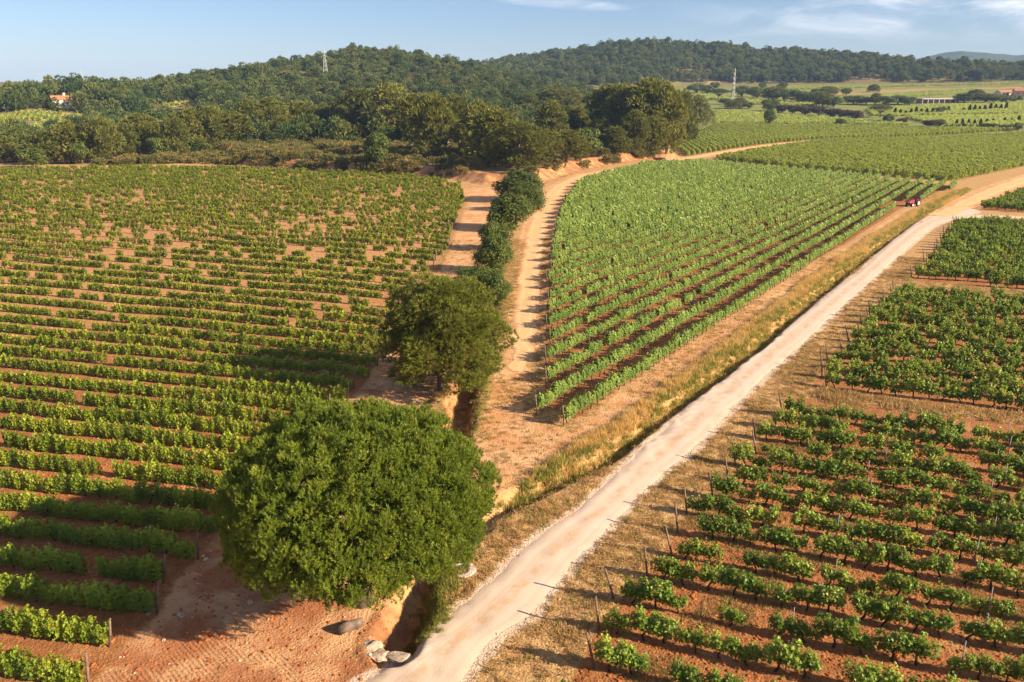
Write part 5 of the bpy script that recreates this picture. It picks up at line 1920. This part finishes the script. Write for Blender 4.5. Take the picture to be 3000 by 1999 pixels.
# loose stones in the yard
for i, (a_, b_, s_, lab) in enumerate([(418, 1417, 0.16, 'pale angular stone in the pine shadow on the yard'), (340, 1415, 0.10, 'small white stone in the pine shadow by a row end'), (378, 1474, 0.08, 'small pale stone on sunlit yard beside the second end post'),
                                       (473, 1283, 0.12, 'greyish stone at the crown edge by the vine rows'), (575, 1385, 0.16, 'bluish stone on the shadow edge below the pine crown'), (1416, 1516, 0.12, 'pale stone between the bushy vines beside the road'),
                                       (545, 1355, 0.09, 'white stone just under the pine crown')]):
    x, y = gf(a_, b_)
    o = ob('stone', rock_mesh(60 + i, 2), None, (x, y, zt(x, y) + 0.3 * s_), i * 2.1, s_)
    tag(o, lab, 'stone', 'loose stones on bare soil')


# ------------------------------------------------------------------ vehicles
def cyl(m, c, axis, r, w, sides=20, mat=0):
    c, axis = np.array(c, float), np.array(axis, float)
    m.tube([c - axis * w / 2, c - axis * w * 0.4, c + axis * w * 0.4, c + axis * w / 2], [r * 0.93, r, r, r * 0.93], sides, mat)


def wheel(parent, c, r, w):
    m = MB()
    cyl(m, (0, 0, 0), (0, 1, 0), r, w, 24)
    for k in range(18):
        a_ = k * 2 * pi / 18
        m.box((cos(a_) * r, 0, sin(a_) * r), (0.05, w * 0.9, 0.07), 0, 0, Matrix.Rotation(-a_, 3, 'Y'))
    t_ = ob('wheel', m.mesh('tyre', [M_TYRE]), parent, c)
    m = MB()
    for s_ in (-1, 1):
        m.tube([(0, s_ * (w / 2 - 0.01), 0), (0, s_ * (w / 2 + 0.012), 0)], [r * 0.62, r * 0.58], 20)
    ob('rim', m.mesh('rim', [M_WHITE]), t_)


def tractor(x, y, rz):
    e = empty('tractor', (x, y, zt(x, y)), rz)
    tag(e, 'small red vineyard tractor parked at the end of the pale green rows', 'tractor')
    m = MB()
    # hood: sloped nose, rounded shoulders (profile across, lofted along x)
    secs = [(0.35, 0.34, 0.62, 1.22), (0.8, 0.34, 0.60, 1.18), (1.35, 0.32, 0.58, 1.08), (1.72, 0.27, 0.58, 0.94), (1.82, 0.22, 0.62, 0.84)]
    vs_ = []
    for X, hw, z0, z1 in secs:
        vs_ += [(X, -hw, z0), (X, -hw, z1 - 0.1), (X, -hw * 0.72, z1), (X, hw * 0.72, z1), (X, hw, z1 - 0.1), (X, hw, z0)]
    t = []
    for q in range(len(secs) - 1):
        for k in range(6):
            k2_ = (k + 1) % 6
            a0, b0, c0, d0 = q * 6 + k, q * 6 + k2_, (q + 1) * 6 + k2_, (q + 1) * 6 + k
            t += [(a0, b0, c0), (a0, c0, d0)]
    for k in range(1, 5):
        t += [(0, k + 1, k), (24, 24 + k, 25 + k)]
    m.add(vs_, t)
    h_ = ob('hood', m.mesh('hood', [M_RED]), e)
    m = MB()
    m.box((1.86, 0, 0.72), (0.04, 0.36, 0.18))
    ob('grille', m.mesh('grille', [M_DARK]), h_)
    for s_ in (-1, 1):
        m = MB()
        m.tube([(1.80, s_ * 0.17, 0.86), (1.86, s_ * 0.17, 0.855)], [0.06, 0.055], 10)
        ob('headlight', m.mesh('headlight', [M_WHITE]), e)
    m = MB()
    m.box((0.75, 0, 0.5), (2.2, 0.3, 0.26))
    m.box((-0.45, 0, 0.62), (0.9, 0.42, 0.4))
    m.box((1.45, 0, 0.42), (0.14, 0.95, 0.12))
    m.box((-0.55, 0, 0.6), (0.16, 1.05, 0.16))
    ob('chassis', m.mesh('chassis', [M_DARK]), e)
    for s_ in (-1, 1):
        m = MB()
        a_ = np.linspace(0.15 * pi, 0.95 * pi, 9)
        for k in range(8):
            am = (a_[k] + a_[k + 1]) / 2
            m.box((-0.55 + cos(am) * 0.70, s_ * 0.58, 0.6 + sin(am) * 0.70), (0.26, 0.34, 0.035), 0, 0, Matrix.Rotation(pi / 2 - am, 3, 'Y'))
        m.box((-0.5, s_ * 0.42, 0.95), (0.9, 0.03, 0.5))
        ob('fender', m.mesh('fender', [M_RED]), e)
        wheel(e, (-0.55, s_ * 0.6, 0.6), 0.6, 0.32)
        wheel(e, (1.45, s_ * 0.55, 0.4), 0.4, 0.24)
    m = MB()
    m.box((-0.5, 0, 0.98), (0.42, 0.44, 0.1))
    m.box((-0.72, 0, 1.2), (0.08, 0.42, 0.4), 0, 0, Matrix.Rotation(-0.15, 3, 'Y'))
    ob('seat', m.mesh('seat', [M_DARK]), e)
    m = MB()
    a_ = np.linspace(0, 2 * pi, 17)
    m.tube([(0.08 + 0.05 * cos(q), 0.19 * sin(q), 1.3 + 0.18 * cos(q)) for q in a_], [0.018] * 17, 6)
    m.tube([(0.3, 0, 1.1), (0.08, 0, 1.3)], [0.03, 0.025], 6)
    ob('steering_wheel', m.mesh('steering_wheel', [M_DARK]), e)
    m = MB()
    m.tube([(-0.95, -0.42, 0.8), (-0.95, -0.42, 1.75), (-0.95, -0.34, 1.85), (-0.95, 0.34, 1.85), (-0.95, 0.42, 1.75), (-0.95, 0.42, 0.8)], [0.035] * 6, 8)
    ob('roll_bar', m.mesh('roll_bar', [M_DARK]), e)
    m = MB()
    m.tube([(1.0, 0.22, 1.1), (1.0, 0.22, 1.6)], [0.035, 0.03], 8)
    ob('exhaust_pipe', m.mesh('exhaust_pipe', [M_DARK]), e)


x, y = gf(2098, 474)
tractor(x, y, radians(218))


def trailer(x, y, rz):
    e = empty('farm_trailer', (x, y, zt(x, y)), rz)
    tag(e, 'low dark red farm trailer parked where the track meets the pale vines', 'trailer')
    m = MB()
    m.box((0, 0, 0.75), (3.4, 1.7, 0.1))
    for s_ in (-1, 1):
        m.box((0, s_ * 0.85, 1.0), (3.4, 0.06, 0.42))
    m.box((-1.7, 0, 1.0), (0.06, 1.64, 0.42))
    ob('bed', m.mesh('bed', [M_MAROON]), e)
    m = MB()
    m.box((2.3, 0, 0.6), (1.4, 0.1, 0.1))
    m.box((0, 0, 0.6), (3.0, 0.5, 0.14))
    ob('drawbar', m.mesh('drawbar', [M_DARK]), e)
    for s_ in (-1, 1):
        wheel(e, (-0.3, s_ * 0.7, 0.38), 0.38, 0.22)


x, y = gf(1514, 372)
trailer(x, y, radians(-25))
x, y = gf(1525, 375)
m = MB()
m.box((0, 0, 0.5), (1.2, 1.0, 0.8))
m.box((0, 0, 0.93), (1.28, 1.08, 0.06))
m.box((0, 0, 0.06), (1.2, 1.0, 0.08))
tag(ob('harvest_bin', m.mesh('harvest_bin', [M_WHITE]), None, (x, y, zt(x, y)), 0.3), 'white harvest bin standing beside the dark red trailer', 'bin')


def car(x, y, rz):
    e = empty('parked_car', (x, y, zt(x, y)), rz)
    tag(e, 'pale parked car half hidden among the grove trunks', 'car')
    prof = [(-2.1, 0.35), (-2.1, 0.85), (-1.75, 0.95), (-1.35, 1.42), (0.35, 1.45), (1.0, 0.98), (1.95, 0.82), (2.1, 0.6), (2.1, 0.35)]
    m = MB()
    vs_ = [(a_, s_ * (0.85 if b_ < 1.1 else 0.68), b_) for s_ in (-1, 1) for a_, b_ in prof]
    n_ = len(prof)
    t = []
    for k in range(n_):
        k2_ = (k + 1) % n_
        t += [(k, k2_, n_ + k2_), (k, n_ + k2_, n_ + k)]
    for k in range(1, n_ - 1):
        t += [(0, k + 1, k), (n_, n_ + k, n_ + k + 1)]
    m.add(vs_, t)
    ob('body', m.mesh('body', [M_WHITE]), e)
    m = MB()
    for s_ in (-1, 1):
        m.box((-0.45, s_ * 0.775, 1.2), (1.5, 0.03, 0.34), 0, 0, Matrix.Rotation(s_ * 0.36, 3, 'X'))
    m.box((0.70, 0, 1.23), (0.02, 1.2, 0.55), 0, 0, Matrix.Rotation(-0.95, 3, 'Y'))
    ob('window', m.mesh('window', [M_GLASS]), e)
    for a_ in (-1.3, 1.3):
        for s_ in (-1, 1):
            wheel(e, (a_, s_ * 0.78, 0.32), 0.32, 0.2)


x, y = at(1038, 350)
car(x, y, radians(12))


# ------------------------------------------------------------------ pylons and poles
def lattice(name, px, pb, pt, label, arms, base_w, group, thick=0.3, cat='pylon', panels=False):
    x, y = at(px, pb)
    z = zt(x, y)
    d = ray(px, pt)
    H = CAMH + d[2] / math.hypot(d[0], d[1]) * math.hypot(x, y) - z
    e = empty(name, (x, y, z), 0.35)
    tag(e, label, cat, group)
    wz = lambda f: base_w * (1 - f) ** 1.25 + 0.45 * (1 - f) + 0.12
    nlev = 9
    lev = [1 - (1 - k / nlev) ** 1.2 for k in range(nlev + 1)]
    m = MB()
    for sx, sy in ((-1, -1), (-1, 1), (1, 1), (1, -1)):
        m.tube([(sx * wz(f) / 2, sy * wz(f) / 2, f * H) for f in lev], [thick * 0.5] * len(lev), 4)
    cs_ = [(-1, -1), (-1, 1), (1, 1), (1, -1)]
    for k in range(nlev):
        a0, a1 = lev[k], lev[k + 1]
        for q in range(4):
            (ax, ay), (bx_, by_) = cs_[q], cs_[(q + 1) % 4]
            A = lambda f, c: (c[0] * wz(f) / 2, c[1] * wz(f) / 2, f * H)
            m.tube([A(a0, (ax, ay)), A(a1, (bx_, by_))], [thick * 0.3] * 2, 3)
            m.tube([A(a0, (bx_, by_)), A(a1, (ax, ay))], [thick * 0.3] * 2, 3)
            m.tube([A(a1, (ax, ay)), A(a1, (bx_, by_))], [thick * 0.3] * 2, 3)
    ob('tower', m.mesh('tower', [M_STEEL]), e)
    for f, w in arms:
        m = MB()
        zz = f * H
        m.tube([(-w, 0, zz), (0, 0.12, zz + 0.05), (w, 0, zz)], [thick * 0.4] * 3, 4)
        for s_ in (-1, 1):
            m.tube([(s_ * w, 0, zz), (0, 0, zz + w * 0.42)], [thick * 0.32] * 2, 4)
            if not panels:
                m.tube([(s_ * w, 0, zz), (s_ * w, 0, zz - 1.1)], [0.09, 0.09], 5)
        if panels:
            m.box((-w * 0.4, 0.3, zz + 0.4), (w, 0.25, 1.5))
        ob('cross_arm', m.mesh('cross_arm', [M_WHITE if panels else M_STEEL]), e)


lattice('pylon', 749, 186, 112, 'tall grey lattice pylon on the near wooded hillside', [(0.90, 1.5), (0.77, 2.0), (0.64, 1.6)], 4.2, 'lattice towers on the hills', 0.27)
lattice('radio_mast', 1683, 240, 157, 'slender lattice mast with white antenna panels among the distant plots', [(0.84, 0.9), (0.70, 1.0), (0.57, 1.0)], 2.2, 'lattice towers on the hills', 0.26, 'mast', True)
lattice('pylon', 191, 204, 160, 'faint distant pylon above the treetops near the red-roofed house', [(0.9, 1.6), (0.75, 2.0)], 3.2, 'lattice towers on the hills', 0.22)


def pole(px, pb, pt, label):
    x, y = at(px, pb)
    z = zt(x, y)
    d = ray(px, pt)
    H = CAMH + d[2] / math.hypot(d[0], d[1]) * math.hypot(x, y) - z
    e = empty('utility_pole', (x, y, z))
    tag(e, label, 'pole', 'pale utility poles')
    m = MB()
    m.tube([(0, 0, -0.3), (0, 0, H)], [0.16, 0.11], 8)
    ob('shaft', m.mesh('shaft', [M_CONC]), e)
    m = MB()
    m.box((0, 0, H - 0.4), (1.4, 0.1, 0.1))
    ob('cross_arm', m.mesh('cross_arm', [M_STEEL]), e)


pole(1489, 357, 322, 'pale utility pole under the tall pine clump')
pole(434, 270, 248, 'pale utility pole above the treeline near the distant clearing')


# ------------------------------------------------------------------ buildings
def gable(m, cx, cy, z0, L, Wd, rise, over=0.4, mat=0, th=0.18):
    """two-slope roof as a solid, ridge along x"""
    for s_ in (-1, 1):
        a_ = atan2(rise, Wd / 2)
        ln = math.hypot(rise, Wd / 2) + over
        mid = np.array([cx, cy + s_ * (Wd / 4 + over * 0.5 * cos(a_)), z0 + rise / 2 - over * 0.5 * sin(a_)])
        m.box(mid, (L + 2 * over, ln, th), 0, mat, Matrix.Rotation(-s_ * a_, 3, 'X'))


def wallbox(m, cx, cy, L, Wd, z1, rise=0.0):
    m.box((cx, cy, z1 / 2 - 1.0), (L, Wd, z1 + 2.0))
    if rise:
        for s_ in (-1, 1):
            X = cx + s_ * (L / 2 - 0.02)
            v = [(X, cy - Wd / 2, z1), (X, cy + Wd / 2, z1), (X, cy, z1 + rise), (X - s_ * 0.3, cy - Wd / 2, z1), (X - s_ * 0.3, cy + Wd / 2, z1), (X - s_ * 0.3, cy, z1 + rise)]
            m.add(v, [(0, 1, 2), (3, 5, 4), (0, 2, 5), (0, 5, 3), (1, 4, 5), (1, 5, 2)])


def window(e, c, w, h, ax, frame=M_WHITE, glass=M_GLASS):
    m = MB()
    s_ = (w, 0.12, h) if ax == 'y' else (0.12, w, h)
    m.box(c, s_)
    f = ob('window', m.mesh('window', [frame]), e)
    m = MB()
    d = np.array((0, -0.07, 0)) if ax == 'y' else np.array((0.07, 0, 0))
    s2 = (w * 0.8, 0.03, h * 0.84) if ax == 'y' else (0.03, w * 0.8, h * 0.84)
    m.box(np.array(c) + d, s2)
    ob('pane', m.mesh('pane', [glass]), f)


def house(name, px, pb, rz, label, L, Wd, h, rise, wall, group=None, chim=True, porch=False):
    x, y = at(px, pb)
    e = empty(name, (x, y, zt(x, y)), rz)
    tag(e, label, 'house', group)
    m = MB()
    wallbox(m, 0, 0, L, Wd, h, rise - 0.15)
    ob('wall', m.mesh('wall', [wall]), e)
    m = MB()
    gable(m, 0, 0, h + 0.05, L, Wd, rise)
    r_ = ob('roof', m.mesh('roof', [M_TILE]), e)
    if chim:
        m = MB()
        m.box((L * 0.2, Wd * 0.1, h + rise + 0.5), (1.1, 1.1, 1.8))
        m.box((L * 0.2, Wd * 0.1, h + rise + 1.45), (1.3, 1.3, 0.12))
        ob('chimney', m.mesh('chimney', [wall]), r_)
    for k in range(max(2, int(L / 4))):
        window(e, (-L / 2 + (k + 0.5) * L / max(2, int(L / 4)), -Wd / 2 - 0.04, h * 0.55), 1.1, 1.5, 'y', M_SHUT)
    window(e, (L / 2 + 0.04, 0, h * 0.55), 1.1, 1.5, 'x', M_SHUT)
    m = MB()
    m.box((L * 0.05, -Wd / 2 - 0.05, 1.05), (1.1, 0.12, 2.1))
    ob('door', m.mesh('door', [M_WOOD]), e)
    return e


house('farm_house', 143, 247, radians(35), 'cream house with a terracotta roof half hidden in the woods', 9.5, 8, 4.2, 2.0, M_CREAM)
house('terrace_house', 2306, 221, radians(8), 'low house with a terracotta roof behind the dark hedge', 12, 8, 3.0, 1.6, M_CREAM, 'terracotta-roofed houses on the terrace', False)
house('terrace_house', 2349, 222, radians(-20), 'peach house with a tiled roof cut by the picture edge', 14, 10, 4.6, 2.0, M_PEACH, 'terracotta-roofed houses on the terrace', False)
x, y = at(2159, 237)
e = empty('storage_shed', (x, y, zt(x, y)), radians(6))
tag(e, 'long low shed with a pale flat roof between the terraces', 'shed')
Ls = 78 / F * math.hypot(x, y) * 1.02
m = MB()
m.box((0, 3, 1.0), (Ls, 6, 3.6))
ob('wall', m.mesh('wall', [M_BRICK]), e)
m = MB()
m.box((0, 1.2, 3.1), (Ls + 1.2, 9, 0.55))
ob('roof', m.mesh('roof', [M_SHEET]), e)
for k in range(8):
    m = MB()
    m.box((-Ls / 2 + k * Ls / 7, -2.6, 0.9), (0.35, 0.35, 3.8))
    ob('pillar', m.mesh('pillar', [M_CREAM]), e)
for fx, w_ in ((-0.40, 3.6), (0.36, 3.2)):
    m = MB()
    m.box((fx * Ls, -0.04, 1.3), (w_, 0.12, 2.5))
    ob('gate', m.mesh('gate', [M_DARK]), e)

# ------------------------------------------------------------------ the air
m = MB()
m.box((0, 2800, 95), (14000, 9000, 202))
hz_ = NT('thin_haze')
pv = hz_.node('ShaderNodeVolumePrincipled')
pv.inputs['Color'].default_value = (0.42, 0.62, 1.0, 1)
pv.inputs['Density'].default_value = 0.0001
pv.inputs['Anisotropy'].default_value = 0.0
hz_.l.new(pv.outputs[0], hz_.out.inputs['Volume'])
tag(ob('haze', m.mesh('haze', [hz_.m])), 'thin pale haze lying over the whole valley', kind='stuff')
